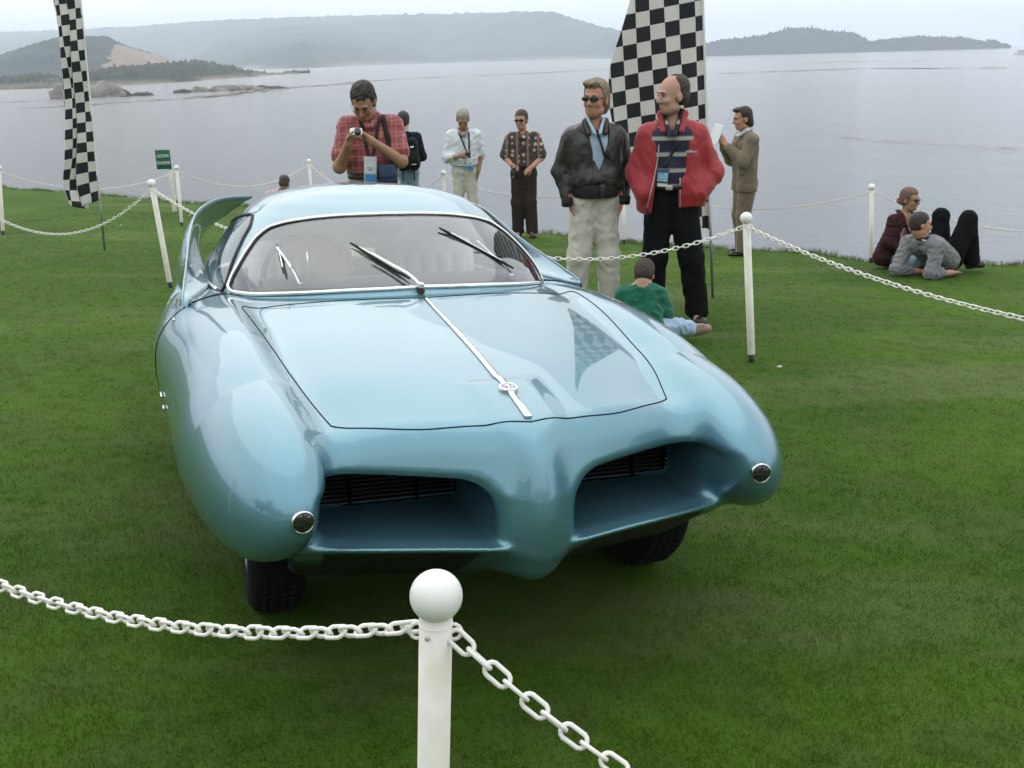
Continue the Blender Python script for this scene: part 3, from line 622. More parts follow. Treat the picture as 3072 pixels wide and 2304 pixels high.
# ---- cabin: teardrop dome, split into windscreen, side glass and roof
Z_B, Z_T = .80, 1.278
lv = np.array([.80, .90, .955, 1.03, 1.11, 1.174, 1.225, 1.258, 1.274, 1.278])
g_A = hermite(lv, np.array([1.33, 1.19, 1.10, .915, .69, .495, .325, .185, .072, 0])+.0)
g_R = hermite(lv, [1.72, 1.60, 1.52, 1.38, 1.18, .96, .72, .44, .18, 0])
g_w = hermite(lv, [.775, .738, .712, .664, .595, .522, .425, .275, .115, 0])
AC = -1.71; PE = 2.3
lev_s = np.sqrt(np.linspace(0, 1, 400)); z_of = lambda s: Z_B+(Z_T-Z_B)*np.sin(np.clip(s, 0, 1)*math.pi/2)
def dome(s, th):
    z = z_of(s); c, q = np.cos(th), np.sin(th)
    A = np.where(c > 0, g_A(z), g_R(z)); e = 2/PE
    return np.stack([AC+A*np.sign(c)*np.abs(c)**e, g_w(z)*np.sign(q)*np.abs(q)**e, z], -1)
def smooth_normals(fn, s, th):
    e = 2e-3; ds = fn(np.clip(s+e, 0, 1), th)-fn(np.clip(s-e, 0, 1), th); dt = fn(s, th+e)-fn(s, th-e)
    n_ = np.cross(dt, ds); return n_/(np.linalg.norm(n_, axis=-1, keepdims=True)+1e-12)
def s_of_z(z): return np.arcsin(np.clip((z-Z_B)/(Z_T-Z_B), 0, 1))*2/math.pi
TH = lambda d: np.radians(d)
# windscreen outline: right half in (theta deg, z), from bottom centre round to top centre
ws_half = np.array([[0, .945], [20, .935], [40, .912], [57, .888], [63.5, .884], [65.6, .893], [65.8, .915], [64.0, .98], [62.0, 1.04], [59.5, 1.088], [55.5, 1.118], [48, 1.138], [36, 1.156], [20, 1.169], [0, 1.174]])
ws_c = spline(ws_half*[1, 300], 160)/[1, 300]; ws_poly = np.concatenate([ws_c, ws_c[-2:0:-1]*[-1, 1]])
sg_half = np.array([[70, .862], [85, .868], [105, .880], [122, .895], [128, .92], [126, .97], [114, 1.05], [100, 1.11], [88, 1.146], [79, 1.152], [72.5, 1.125], [69.5, 1.06], [68.6, .97], [68.4, .89], [70, .862]])
sg_c = spline(sg_half*[1, 300], 140)/[1, 300]
ns, nt_ = 190, 420
s_g = np.linspace(0, 1, ns); t_g = np.linspace(-math.pi, math.pi, nt_)
S2, T2 = np.meshgrid(s_g, t_g, indexing='ij'); Vd = dome(S2, T2).reshape(-1, 3); Nd = smooth_normals(dome, np.clip(S2, .004, .996), T2).reshape(-1, 3)
Nd[(Nd*np.c_[Vd[:, 0]-AC, Vd[:, 1], np.full(len(Vd), .2)]).sum(1) < 0] *= -1
Nd[-nt_:] = [0, 0, 1]
ii, jj = np.meshgrid(np.arange(ns-1), np.arange(nt_-1), indexing='ij'); ii, jj = ii.ravel(), jj.ravel()
Qd = np.stack([ii*nt_+jj, ii*nt_+jj+1, (ii+1)*nt_+jj+1, (ii+1)*nt_+jj], 1)
cs = np.c_[np.degrees((t_g[jj]+t_g[jj+1])/2), z_of((s_g[ii]+s_g[ii+1])/2)]
m_ws = in_poly(cs, ws_poly); m_sr = in_poly(cs, sg_c); m_sl = in_poly(cs*[-1, 1], sg_c)
rear_poly = np.array([[180-38, 1.0], [180-34, 1.13], [180-15, 1.17], [180, 1.175], [180+1, 1.0]])
m_rw = in_poly(np.abs(cs), rear_poly)
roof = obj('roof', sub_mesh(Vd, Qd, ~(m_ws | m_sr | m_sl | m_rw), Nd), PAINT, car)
lin = roof.modifiers.new('lining', 'SOLIDIFY'); lin.thickness = .02; lin.offset = -1; roof.data.materials.append(CREAM); lin.material_offset = 1; lin.material_offset_rim = 0
wsc = obj('windscreen', sub_mesh(Vd, Qd, m_ws, Nd), GLASS, car)
rw = obj('rear_window', sub_mesh(Vd, Qd, m_rw, Nd), GLASS, car)
sgl = [obj('side_window', sub_mesh(Vd, Qd, m, Nd), GLASS, car) for m in (m_sr, m_sl)]
def dome_curve(c, off): 
    s, th = s_of_z(c[:, 1]), TH(c[:, 0]); P = dome(s, th); N_ = smooth_normals(dome, np.clip(s, .01, .99), th); N_[(N_*np.c_[P[:, 0]-AC, P[:, 1], np.full(len(P), .2)]).sum(1) < 0] *= -1
    return P+N_*off
MB().tube(dome_curve(ws_poly, .003), .0088, 10, closed=True).build('windscreen_frame', CHROME, wsc)
MB().tube(dome_curve(np.concatenate([ws_poly*[.985, 1]]), -.001)+0, .009, 6, closed=True).build('windscreen_seal', RUBBER, wsc)
for k, sd in enumerate((1, -1)):
    cc = dome_curve(sg_c[:-1], .002)*[1, sd, 1]
    MB().tube(cc, .007, 8, closed=True).build('window_seal', RUBBER, sgl[k])
    MB().tube((dome_curve(sg_c[2:34], .004)*[1, sd, 1]), .0085, 8).build('window_trim', CHROME, sgl[k])

# ---- wipers: arm and blade each
def wiper(base_ab, tip, blade0, blade1, lift=.012):
    b0 = on_body(np.array([base_ab]), 0)[0]; w = empty('wiper'); w.parent = car
    MB().lathe([(.017, -.01), (.016, .012), (.010, .024), (.0001, .026)], 14, c=b0).build('pivot', RUBBER, w)
    hub = b0+[.0, 0, .032]
    arm = spline(np.array([hub, hub+(tip-hub)*.2+[.012, 0, .012], hub+(tip-hub)*.6+[.008, 0, .010], tip+[.006, 0, .006]]), 20)
    MB().tube(arm, np.linspace(.0105, .005, 20), 8, flat=(1, .6)).box(hub, (.034, .024, .022), bev=.005).build('arm', CHROME, w)
    if blade0 is not None:
        bl = np.linspace(0, 1, 14)[:, None]*(blade1-blade0)+blade0
        MB().tube(bl, np.interp(np.linspace(0, 1, 14), [0, .15, .5, .85, 1], [.003, .006, .0085, .006, .003]), 6, flat=(.6, 1.3)).build('blade', RUBBER, w)
        MB().tube(bl[2:12]+[.005, 0, .006], .0028, 6).build('blade_spine', CHROME, w)
def ws_pt(thd, z, off=.016): return dome_curve(np.array([[thd, z]]), off)[0]
wiper((-.842, -.424), ws_pt(-45, 1.045), ws_pt(-45.5, 1.06), ws_pt(-40, .97))
wiper((-.572, .000), ws_pt(-10, 1.035, .02), ws_pt(-16, 1.075, .012), ws_pt(-1.5, .965, .012))
wiper((-.865, .455), ws_pt(27, 1.055, .02), ws_pt(16, 1.115, .012), ws_pt(36, .965, .012))

# ---- curled tail fins
fa = [-3.15, -3.0, -2.85, -2.7, -2.55, -2.4, -2.2, -2.0, -1.75, -1.5, -1.3, -1.1, -1.04]
e_b = hermite(fa, [.43, .512, .592, .667, .727, .769, .799, .819, .835, .849, .862, .872, .874])
e_z = hermite(fa, [1.130, 1.141, 1.147, 1.142, 1.125, 1.100, 1.055, 1.006, .959, .923, .890, .835, .780])
for sd in (-1, 1):
    st_a = np.linspace(-3.15, -1.04, 74); rows = []
    for a in st_a:
        k = np.clip((-1.1-a)/.9, 0, 1); eb, ez_ = e_b(a), e_z(a); k1 = np.clip((-1.1-a)/.45, 0, 1); k1 = k1*k1*(3-2*k1)
        rootb = .755*k1+(1-k1)*(eb-.03); rootz = .865; E_ = np.array([eb, ez_])
        ch = np.array([rootb-eb, rootz-ez_]); nb_ = np.array([-ch[1], ch[0]])/(np.linalg.norm(ch)+1e-6); nb_ *= np.sign(nb_[0]+1e-9)
        tk = np.interp(a, [-3.15, -2.5, -1.9, -1.4, -1.1], [.22, .75, 1.0, .7, .0])*(.3+.7*k1)
        inner = spline(np.array([E_-[.004, .006], E_+.35*ch+nb_*.026*k, E_+.7*ch+nb_*.022*k, [rootb, rootz], [rootb-.015, rootz-.10]]), 16)
        bs = np.array([(f_bc(a)+f_wo(a)*.90)*k1+(1-k1)*(eb-.02)-.01, (f_zc(a)+.10)*k1+.78*(1-k1)])
        outer = spline(np.array([bs, E_+1.0*ch+nb_*.150*tk, E_+.66*ch+nb_*.115*tk, E_+.33*ch+nb_*.074*tk, E_+.10*ch+nb_*.030*tk, E_]), 20)
        sec = np.concatenate([outer, inner]); rows.append(np.c_[np.full(len(sec), a), sec])
    G = np.array(rows)*[1, sd, 1]; fm = MB().grid(G, flip=sd > 0)
    for gi in (0, -1): fm.add(G[gi], [tuple(range(len(G[0]))) if sd < 0 else tuple(range(len(G[0])-1, -1, -1))])
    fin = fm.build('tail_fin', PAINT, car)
    MB().tube(np.stack([st_a, e_b(st_a)*sd, e_z(st_a)+.001], -1), .0045, 6).build('fin_edge', PAINT, fin)

# ---- wheels
for wx in (0.0, -2.42):
    for sd in (-1, 1):
        wh = empty('wheel'); wh.parent = car; wc = (wx, sd*.655, .33)
        prof = [(.215, -.075), (.25, -.088), (.30, -.086), (.322, -.07), (.330, -.05), (.332, 0), (.330, .05), (.322, .07), (.30, .086), (.25, .088), (.215, .075)]
        ty = MB().lathe(prof, 56, 'y', wc); ty.build('tyre', mat('tyre_rubber', (.008, .008, .0085), .8, spec=.2, bump=(120, .3, .002)), wh)
        tr = MB()
        for k in range(72):
            th = k/72*2*math.pi
            for row in (-.045, -.018, .012, .04):
                Rm = np.array([[math.cos(th), 0, -math.sin(th)], [0, 1, 0], [math.sin(th), 0, math.cos(th)]])
                tr.box(np.array([wc[0]+.333*math.cos(th+row*.4), wc[1]+row, wc[2]+.333*math.sin(th+row*.4)]), (.007, .017, .014), Rm)
        to = tr.build('tread', mat('tyre_rubber'), wh, smooth=False); to['kind'] = 'stuff'
        MB().lathe([(.218, -sd*.02), (.218, sd*.072), (.205, sd*.080), (.195, sd*.06), (.15, sd*.045), (.10, sd*.055), (.05, sd*.06), (.0001, sd*.062)], 40, 'y', wc).build('rim', mat('rim_silver', (.62, .62, .62), .25, 1), wh)

# ---- cabin fittings seen through the glass
dash = MB(); xs = np.linspace(-.56, .56, 24)
prof_d = np.array([[-.80, .925], [-.90, .945], [-1.02, .940], [-1.10, .915], [-1.12, .84], [-1.07, .70]])
Gd = np.array([[[p[0]+.0-.30*(x*x), x, p[1]-.03*x*x] for p in prof_d] for x in xs]); dash.grid(Gd)
obj_d = dash.build('dashboard', GREYTRIM, car)
sw = empty('steering_wheel'); sw.parent = car
cw = np.array([-1.235, -.34, .905]); tl = math.radians(62)
th = np.linspace(0, 2*math.pi, 48, endpoint=False); ax1 = np.array([0, 1., 0]); ax2 = np.array([math.cos(tl)*-1*0-.45, 0, .89]); ax2 /= np.linalg.norm(ax2)
ring = cw+.195*(np.cos(th)[:, None]*ax1+np.sin(th)[:, None]*ax2)
WHEELG = mat('wheel_bakelite', (.075, .075, .08), .35)
MB().tube(ring, .0125, 10, closed=True).build('rim', WHEELG, sw)
for ang in (math.radians(200), math.radians(340), math.radians(90)):
    MB().tube(np.array([cw, cw+.19*(math.cos(ang)*ax1+math.sin(ang)*ax2)]), .007, 6).build('spoke', CHROME, sw)
MB().lathe([(.03, -.02), (.03, .012), (.0001, .02)], 16, 'x', cw).build('boss', WHEELG, sw)
LEATHER = mat('pale_leather', (.60, .60, .57), .5, bump=(220, .2, .001))
for y in (-.31, .31):
    seat = empty('seat'); seat.parent = car
    MB().box((-1.48, y, .56), (.52, .48, .16), bev=.06).build('cushion', LEATHER, seat)
    Ry = Matrix.Rotation(math.radians(-14), 3, 'Y')
    MB().box((-1.80, y, .76), (.15, .50, .50), np.array(Ry), bev=.06).build('backrest', LEATHER, seat)
    for k in range(5):
        MB().box((-1.735, y-.16+k*.08, .745), (.04, .07, .40), np.array(Ry), bev=.015).build('pleat', LEATHER, seat)
MB().box((-2.32, 0, .80), (.25, 1.05, .10), bev=.03).build('parcel_shelf', CREAM, car)
mir = MB().box((-1.33, .0, 1.105), (.016, .20, .058), bev=.007).build('rear_view_mirror', mat('mirror_back', (.33, .34, .35), .4), car)
MB().tube([(-1.33, 0, 1.12), (-1.26, 0, 1.168)], .006, 8).box((-1.262, 0, 1.166), (.008, .11, .01)).build('mirror_stem', CHROME, mir)
# door hinges and the bright flash low on the flank
for sd in (-1, 1):
    for (a_, z_, L_) in ((-.62, .585, .07), (-.47, .575, .045), (-.985, .80, .05)):
        P = onto(np.array([[a_-L_/2, 1.2, z_], [a_+L_/2, 1.2, z_]]), [[0, -1., 0]])*[1, sd, 1]+[0, sd*.006, 0]
        MB().tube(np.linspace(P[0], P[1], 6), .0048, 8).build('hinge_trim', CHROME, body)
    low = onto(np.array([[x, 1.2, .400-.02*abs(x-.1)] for x in np.linspace(-.25, .55, 40)]), [[0, -1., .0]])
    MB().tube(low*[1, sd, 1]+[0, 0, -.004], np.interp(np.linspace(0, 1, 40), [0, .3, .8, 1], [.004, .012, .010, .004]), 8).build('skirt_lip', PAINT, body)
# ================================================================ white posts, chains, sign, flags
PVC = mat('white_plastic', (.80, .78, .71), .45, var=(16, (.70, .66, .56), .16), bump=(90, .03, .002))
PVCB = mat('white_ball_plastic', (.84, .83, .80), .38, bump=(40, .05, .002))
CHAINW = mat('chain_plastic', (.82, .80, .74), .42)
SPIKE = mat('black_spike', (.012, .012, .013), .5)
POSTS = {}
def post(key, base, dx, h, label, seen=True):
    x, y = base; z = float(lawn_z(x, y)); t = empty('barrier_post', (x, y, z)); L_ = math.hypot(dx, h)
    ax = Matrix.Rotation(math.atan2(dx, h), 4, 'Y'); t.rotation_euler = ax.to_euler()
    MB().lathe([(.0001, .055), (.0245, .055), (.0255, .06), (.0255, L_-.075), (.0001, L_-.075)], 28).build('post_tube', PVC, t)
    th = np.linspace(-1.15, math.pi/2, 22)
    MB().lathe([(.0265, L_-.085)]+[(max(.0001, .040*math.cos(a)), L_-.040+.040*math.sin(a)) for a in th], 36).build('ball_cap', PVCB, t)
    MB().lathe([(.0001, -.06), (.014, -.05), (.019, .0), (.021, .06), (.0001, .06)], 16).build('ground_spike', SPIKE, t)
    for s in (-1, 1):
        a = np.linspace(0, 2*math.pi, 14, endpoint=False); c = np.array([s*.028, 0, L_-.10])
        MB().tube(c+np.stack([.011*np.cos(a), 0*a, .013*np.sin(a)], -1), .0032, 6, closed=True, up=(0, 1, 0)).build('chain_eye', CHAINW, t)
    MB().lathe([(.0001, .0268), (.004, .0268), (.004, .024)], 10, 'y').build('screw', mat('screw_cap', (.62, .60, .54), .4), t, M=lambda V: V*[1, -1, 1]+[-.011, 0, L_-.098])
    POSTS[key] = np.array([x+dx*(L_-.10)/L_, y, z+h*(L_-.10)/L_])
    tag(t, label, 'post', 'white ball-topped barrier posts')
post('front', (-.176, 1.412), .056, .915, 'white ball-topped post standing before the nose of the blue car')
post('right', (1.624, 6.811), -.079, 1.013, 'white ball-topped post standing alone on open lawn beside the seated boy')
post('left', (-3.285, 10.033), -.061, 1.04, 'leaning white ball-topped post behind the curled tail fin')
post('fl', (-5.087, 16.44), .026, .929, 'white ball-topped post beside the green caution sign')
post('p0', (-7.147, 14.889), .10, .963, 'white ball-topped post on the lawn left of the limp checkered flag')
post('fr', (4.264, 12.192), -.062, .916, 'white ball-topped post beside the seated woman in maroon')
post('midR', (1.549, 13.964), -.014, .90, 'white post at the lip of the lawn behind the man in leather')
post('mid', (-.93, 15.75), .0, .90, 'white ball-topped post beside the man in the white sweater')
post('p690', (-3.45, 18.75), .0, .92, 'white ball-topped post out by the water behind the roof of the car')
post('hid', (-.50, 7.22), .0, .93, 'white post hidden behind the tail of the blue car')
post('offl', (-5.55, 10.75), .0, .95, 'white post past the limp flag towards the near lawn'); post('offr', (3.66, 2.843), .0, .95, 'white post at the near end of the long right hand chain')
post('offfl', (-2.596, 3.144), .0, .95, 'white post at the far end of the near left chain'); post('offfr', (1.30, .90), .0, .95, 'white post at the far end of the near right chain')
post('offr2', (7.791, 11.074), .0, .95, 'white post further along the water beyond the reclining man'); post('offl2', (-10.2, 15.2), 0, .95, 'white post further along the lawn edge chain')

def link_mesh(L_=.0515, Wd=.0305, r=.0038, n=14, m=6):
    a = np.linspace(0, 2*math.pi, n, endpoint=False); hs = L_/2-Wd/2
    c = np.stack([np.cos(a)*(Wd/2-r)+np.sign(np.cos(a))*hs, np.sin(a)*(Wd/2-r), 0*a], -1)
    return MB().tube(c, r, m, closed=True).me('chain_link')
LINK = link_mesh(); LINK.materials.append(CHAINW); LINK.polygons.foreach_set('use_smooth', np.ones(len(LINK.polygons), bool))
LINKV = np.array([v.co[:] for v in link_mesh(n=10, m=4).vertices]); LINKF = [tuple(p.vertices) for p in link_mesh(n=10, m=4).polygons]
PITCH_L = .0360
def chain(a, b, sag, label, parts=True, aoff=(0, 0, 0), boff=(0, 0, 0), seed=0):
    P0 = POSTS[a]+aoff; P1 = POSTS[b]+boff; t = np.linspace(0, 1, 800)[:, None]; C = P0+(P1-P0)*t; C[:, 2] -= 4*sag*(t*(1-t))[:, 0]
    h = P1-P0; h = h/np.linalg.norm(h[:2]); o_ = .028*np.array([h[0], h[1], 0]); C = C+o_*(1-2*t)
    s = np.r_[0, np.cumsum(np.linalg.norm(np.diff(C, axis=0), axis=1))]; n = max(4, int(round(s[-1]/PITCH_L))); u = (np.arange(n)+.5)/n*s[-1]
    X = np.stack([np.interp(u, s, C[:, k]) for k in range(3)], -1); e = .5*PITCH_L
    T = np.stack([np.interp(u+e, s, C[:, k])-np.interp(u-e, s, C[:, k]) for k in range(3)], -1); T /= np.linalg.norm(T, axis=1)[:, None]
    r = np.random.default_rng(seed); root = empty('plastic_chain', P0); root.location = P0; tag(root, label, 'chain', 'white plastic chains between the posts'); m = MB(); tw = r.uniform(0, 3)
    for i in range(n):
        x = Vector(T[i]); y = Vector((0, 0, 1)).cross(x).normalized(); z = x.cross(y); R = Matrix((x, y, z)).transposed()
        tw += r.normal(0, .10); R = R @ Matrix.Rotation((i % 2)*math.pi/2+.7+tw*.25+r.normal(0, .12), 3, 'X')
        if parts:
            o = bpy.data.objects.new('link', LINK); COL.objects.link(o); o.parent = root; o.matrix_local = Matrix.Translation(Vector(X[i]-P0)) @ R.to_4x4()
        else: m.add(LINKV @ np.array(R).T+X[i]-P0, LINKF)
    if not parts: o = m.build('link_run', CHAINW, root); o['kind'] = 'stuff'
chain('front', 'offfl', .295, 'white plastic chain sagging left from the post before the car nose', seed=1)
chain('front', 'offfr', .32, 'white plastic chain dropping steeply right from the post before the car nose', seed=2)
chain('right', 'offr', .244, 'long white chain running over open grass from the lone right hand post', seed=3)
chain('right', 'hid', .20, 'white chain hanging across the legs of the men in leather and red', seed=4)
chain('left', 'hid', .28, 'white chain passing behind the curled tail fin', seed=5)
chain('left', 'offl', .42, 'deeply sagging white chain crossing the pole of the limp flag', seed=6)
chain('p0', 'fl', .25, 'white chain behind the limp checkered flag', False, seed=7)
chain('fl', 'p690', .30, 'white chain from the caution sign post to the water edge', False, seed=8)
chain('p690', 'mid', .45, 'white chain behind the man photographing', False, seed=9)
chain('mid', 'midR', .24, 'white chain behind the men in white sweater and patterned shirt', False, seed=10)
chain('midR', 'fr', .26, 'white chain behind the man in the tan suit', False, seed=11)
chain('fr', 'offr2', .42, 'white chain behind the seated woman and reclining man', False, seed=12)
chain('offl2', 'p0', .25, 'white chain leaving along the lawn edge past the limp flag', False, seed=13)

# ---------------------------------------------------------------- caution sign
sx, sy = -5.998, 19.065; sg = empty('caution_sign', (sx, sy, float(lawn_z(sx, sy))), .12)
tag(sg, 'small dark green sign board with white lettering on a white stake', 'sign')
MB().box((0, 0, .36), (.075, .03, .90), bev=.004).build('stake', PVC, sg)
MB().box((-.085, -.025, .925), (.255, .012, .335), bev=.003).build('board', mat('sign_green', (.008, .115, .062), .45), sg)
def words(txt, size, loc, parent, m, rot=(math.pi/2, 0, 0), squeeze=1.0, name='lettering'):
    cu = bpy.data.curves.new(name, 'FONT'); cu.body = txt; cu.size = size; cu.align_x = 'CENTER'; cu.align_y = 'CENTER'; cu.extrude = .0008; cu.offset = size*.015
    tmp = bpy.data.objects.new(name, cu); COL.objects.link(tmp); dg = bpy.context.evaluated_depsgraph_get(); dg.update()
    me = bpy.data.meshes.new_from_object(tmp.evaluated_get(dg)); bpy.data.objects.remove(tmp); bpy.data.curves.remove(cu); me.materials.clear()
    o = obj(name, me, m, parent, smooth=False); o.location = loc; o.rotation_euler = rot; o.scale = (squeeze, 1, 1); return o
WHITEP = mat('white_paint', (.80, .80, .78), .5)
words('CAUTION!', .075, (-.085, -.0325, .985), sg, WHITEP, squeeze=.58); words('DO NO ENTER', .075, (-.085, -.0325, .865), sg, WHITEP, squeeze=.46)

# ---------------------------------------------------------------- checkered flags
g = NG('checker_cloth'); ck = g.n('ShaderNodeTexChecker', {'Vector': g.tc.outputs['UV'], 'Scale': 1.0, 'Color1': (.78, .77, .74, 1), 'Color2': (.018, .018, .024, 1)})
wv = g.noise(g.tc.outputs['UV'], 30, 2)
tb = g.n('ShaderNodeBsdfTranslucent', {'Color': ck.outputs['Color']}); g.set(Base_Color=ck.outputs['Color'], Roughness=.7, Sheen_Weight=.2, Normal=g.bump(wv, .15, .003))
ms = g.n('ShaderNodeMixShader', {'Fac': .28}); g.nt.links.new(g.p.outputs[0], ms.inputs[1]); g.nt.links.new(tb.outputs[0], ms.inputs[2]); g.nt.links.new(ms.outputs[0], g.out.inputs['Surface']); CHK = g.m
def flag(base, lean, zb, zt, shape, cloth_w, label, nu=60, nv=150, sq=.122, pole_r=.012):
    x, y = base; t = empty('checkered_flag', (x, y, float(lawn_z(x, y)))); t.rotation_euler = (0, lean, 0); tag(t, label, 'flag', 'tall checkered feather flags')
    top = zt+.05
    MB().tube([(0, 0, -.05), (0, 0, zb+.3)], .013, 12).build('pole', mat('pole_grey', (.30, .31, .32), .4, .8), t)
    MB().tube(np.array([(0, 0, z) for z in np.linspace(zb-.05, top, 12)]), np.linspace(.0135, .008, 12), 10).build('sleeve_rod', mat('rod_white', (.75, .75, .72), .5), t)
    u = np.linspace(0, 1, nu); v = np.linspace(0, 1, nv); U, V_ = np.meshgrid(u, v, indexing='ij')
    X, Y, Z = shape(U, V_); Z = zb+(zt-zb)*V_+Z
    m = MB().grid(np.stack([X, Y, Z], -1)).me('cloth'); uvl = m.uv_layers.new(name='uv'); wv_ = cloth_w(V_)*np.ones_like(U)
    UVc = np.stack([(U*wv_)/sq+.35, ((zt-zb)*V_+Z*.0+.10*U*wv_)/sq], -1).reshape(-1, 2); li = np.zeros(len(m.loops), np.int32); m.loops.foreach_get('vertex_index', li)
    uvl.data.foreach_set('uv', UVc[li].astype(np.float32).ravel()); o = obj('cloth', m, CHK, t); sol = o.modifiers.new('cloth_thickness', 'SOLIDIFY'); sol.thickness = .0016; return t
wR = hermite([0, .12, .22, .30, .36, .45, .52, .60, .70, .82, .92, 1.0], [.46, .62, .76, .83, .845, .80, .70, .60, .50, .36, .20, .03])
def shapeR(U, V_):
    w = wR(V_); f = 1-(1-U)**1.0
    X = -w*U*(1-.10*np.sin(np.pi*np.clip(U*4, 0, 1)))+.012*np.sin(V_*9)*U; Y = .05*np.sin(U*9+V_*4)*U+.035*np.sin(U*22+V_*3)*np.exp(-U*4)+.02*np.sin(V_*14+U*5)*U
    return X, Y, -.05*U*np.sin(np.pi*np.clip(1-V_*6, 0, 1))+.02*np.sin(U*8)*(V_ < .3)*np.clip(1-V_*5, 0, 1)
flag((1.86, 9.409), -math.radians(3.6), .63, 4.0, shapeR, wR, 'tall checkered flag spread wide behind the men in leather and red')
def shapeL(U, V_):
    kx = np.array([0, .05, .22, .40, .52, .64, .80, 1.0]); off = .05*np.sin(V_*7)+.03*np.sin(V_*15)
    fx = hermite(kx, [0, .13, .52, .60, .44, .56, .86, 1.0])(U); fy = hermite(kx, [0, .02, -.01, .07, .10, .03, -.05, .02])(U)
    w = hermite([0, .06, .15, .3, .45, .6, .75, .9, 1], [.40, .43, .37, .33, .30, .31, .34, .30, .05])(V_)
    X = -w*(fx+off*np.sin(np.pi*U)); Y = fy*(1+.3*np.sin(V_*9))+.02*np.sin(V_*20+U*9)
    return X, Y, -.10*np.sin(np.pi*np.clip(U*1.1, 0, 1))*np.clip(1-V_*8, 0, 1)-.05*U
flag((-5.054, 13.097), math.radians(2.6), .62, 4.2, shapeL, lambda V_: hermite([0, .2, .5, .8, 1], [.70, .78, .74, .60, .2])(V_), 'limp checkered flag hanging folded on a grey pole over the lawn', sq=.118)
# ================================================================ people: continuous bodies grown from an implicit skeleton, clothes as shells over them
def _cone(P, a, b, r1, r2):
    a = np.asarray(a, float); b = np.asarray(b, float); ba = b-a; L2 = ba@ba+1e-12; h = np.clip(((P-a)@ba)/L2, 0, 1)
    return np.linalg.norm(P-a-h[:, None]*ba, axis=1)-(r1+(r2-r1)*h)
def _ell(P, c, r, R):
    q = (P-c)@R if R is not None else P-c; r = np.asarray(r, float); k0 = np.linalg.norm(q/r, axis=1); k1 = np.linalg.norm(q/(r*r), axis=1)+1e-9; return k0*(k0-1)/k1
class Fld:
    """list of blobs with smooth union, optional carving functions and cloth folds"""
    def __init__(s, k=.03): s.p = []; s.k = k; s.cuts = []; s.fold = None; s.sx = 1.0; s.lock = []
    def squeeze(s, sx):
        """narrow the build sideways, the head excepted"""
        if s.sx != 1.0 or sx == 1.0: return s
        s.sx = sx; w = (1+sx)/2
        for i, q in enumerate(s.p):
            if i in s.lock: continue
            q[1][0] *= sx
            if q[0] == 'c': q[2][0] *= sx; s.p[i] = ('c', q[1], q[2], q[3]*(w if q[3] > .02 else 1), q[4]*(w if q[4] > .02 else 1), q[5])
        return s
    def c(s, a, b, r1, r2=None, k=None): s.p.append(('c', np.array(a, float), np.array(b, float), r1, r1 if r2 is None else r2, k)); return s
    def e(s, c, r, R=None, k=None): s.p.append(('e', np.array(c, float), np.array(r, float), None if R is None else np.array(R), 0, k)); return s
    def cut(s, fn, k=.006): s.cuts.append((fn, k)); return s
    def one(s, q, P): return _cone(P, q[1], q[2], q[3], q[4]) if q[0] == 'c' else _ell(P, q[1], q[2], q[3])
    def ev(s, P):
        f = np.full(len(P), 1.0)
        for q in s.p: f = smin(f, s.one(q, P), s.k if q[5] is None else q[5])
        return s.fin(f, P)
    def fin(s, f, P):
        if s.fold: 
            am, sc, sd = s.fold; r = np.random.default_rng(sd); w = 0
            for o in range(7):
                d = r.normal(0, 1, 3)*[1, 1, .75]; d /= np.linalg.norm(d); w = w+np.sin((P@d)*6.283/(sc*r.uniform(.6, 1.5))+r.uniform(0, 6.28)+1.5*np.sin(P@r.normal(0, 9, 3)))
            f = f+am*(np.abs(w)/2.0-.75)
        for fn, k in s.cuts: f = smax(f, fn(P/[s.sx, 1, 1]), k)
        return f
    def bb(s):
        lo = np.full(3, 9.); hi = -lo
        for q in s.p:
            if q[0] == 'c':
                for v, r in ((q[1], q[3]), (q[2], q[4])): lo = np.minimum(lo, v-r); hi = np.maximum(hi, v+r)
            else: m = q[2].max(); lo = np.minimum(lo, q[1]-m); hi = np.maximum(hi, q[1]+m)
        return lo, hi
    def mesh(s, h):
        lo, hi = s.bb(); lo = lo-.03; hi = hi+.03; n = np.ceil((hi-lo)/h).astype(int)+1; F = np.full(n, 1.0)
        for q in s.p:
            kk = s.k if q[5] is None else q[5]; m = kk+.02+h
            if q[0] == 'c': l = np.minimum(q[1]-q[3], q[2]-q[4])-m; u = np.maximum(q[1]+q[3], q[2]+q[4])+m
            else: l = q[1]-q[2].max()-m; u = q[1]+q[2].max()+m
            i0 = np.clip(np.floor((l-lo)/h).astype(int), 0, n); i1 = np.clip(np.ceil((u-lo)/h).astype(int)+1, 0, n); sl = tuple(slice(a, b) for a, b in zip(i0, i1))
            ax = [lo[d]+h*np.arange(i0[d], i1[d]) for d in range(3)]; X = np.stack(np.meshgrid(*ax, indexing='ij'), -1); sh = X.shape[:3]
            F[sl] = smin(F[sl], s.one(q, X.reshape(-1, 3)).reshape(sh), kk)
        near = np.argwhere(np.abs(F) < .06+h)
        if len(near) and (s.fold or s.cuts): F[tuple(near.T)] = s.fin(F[tuple(near.T)], near*h+lo)
        V, Q = surface_nets(F, lo, h); return mesh(V, Q)
    def front(s, x, z, y0=-.6, d=(0, 1, 0), off=.004):
        """where a ray from the front meets the surface"""
        P = np.stack([np.asarray(x, float), np.full(np.shape(x), y0), np.asarray(z, float)], -1); d = np.array(d, float)
        for _ in range(70): P = P+d*np.clip(s.ev(P), -.03, .05)[:, None]*.8
        return P-d*off
SKIN = {k: mat('skin_'+k, c, .5, spec=.35, var=(25, tuple(v*.86 for v in c), .3)) for k, c in dict(fair=(.52, .30, .22), tan=(.42, .225, .145), ruddy=(.50, .25, .17)).items()}
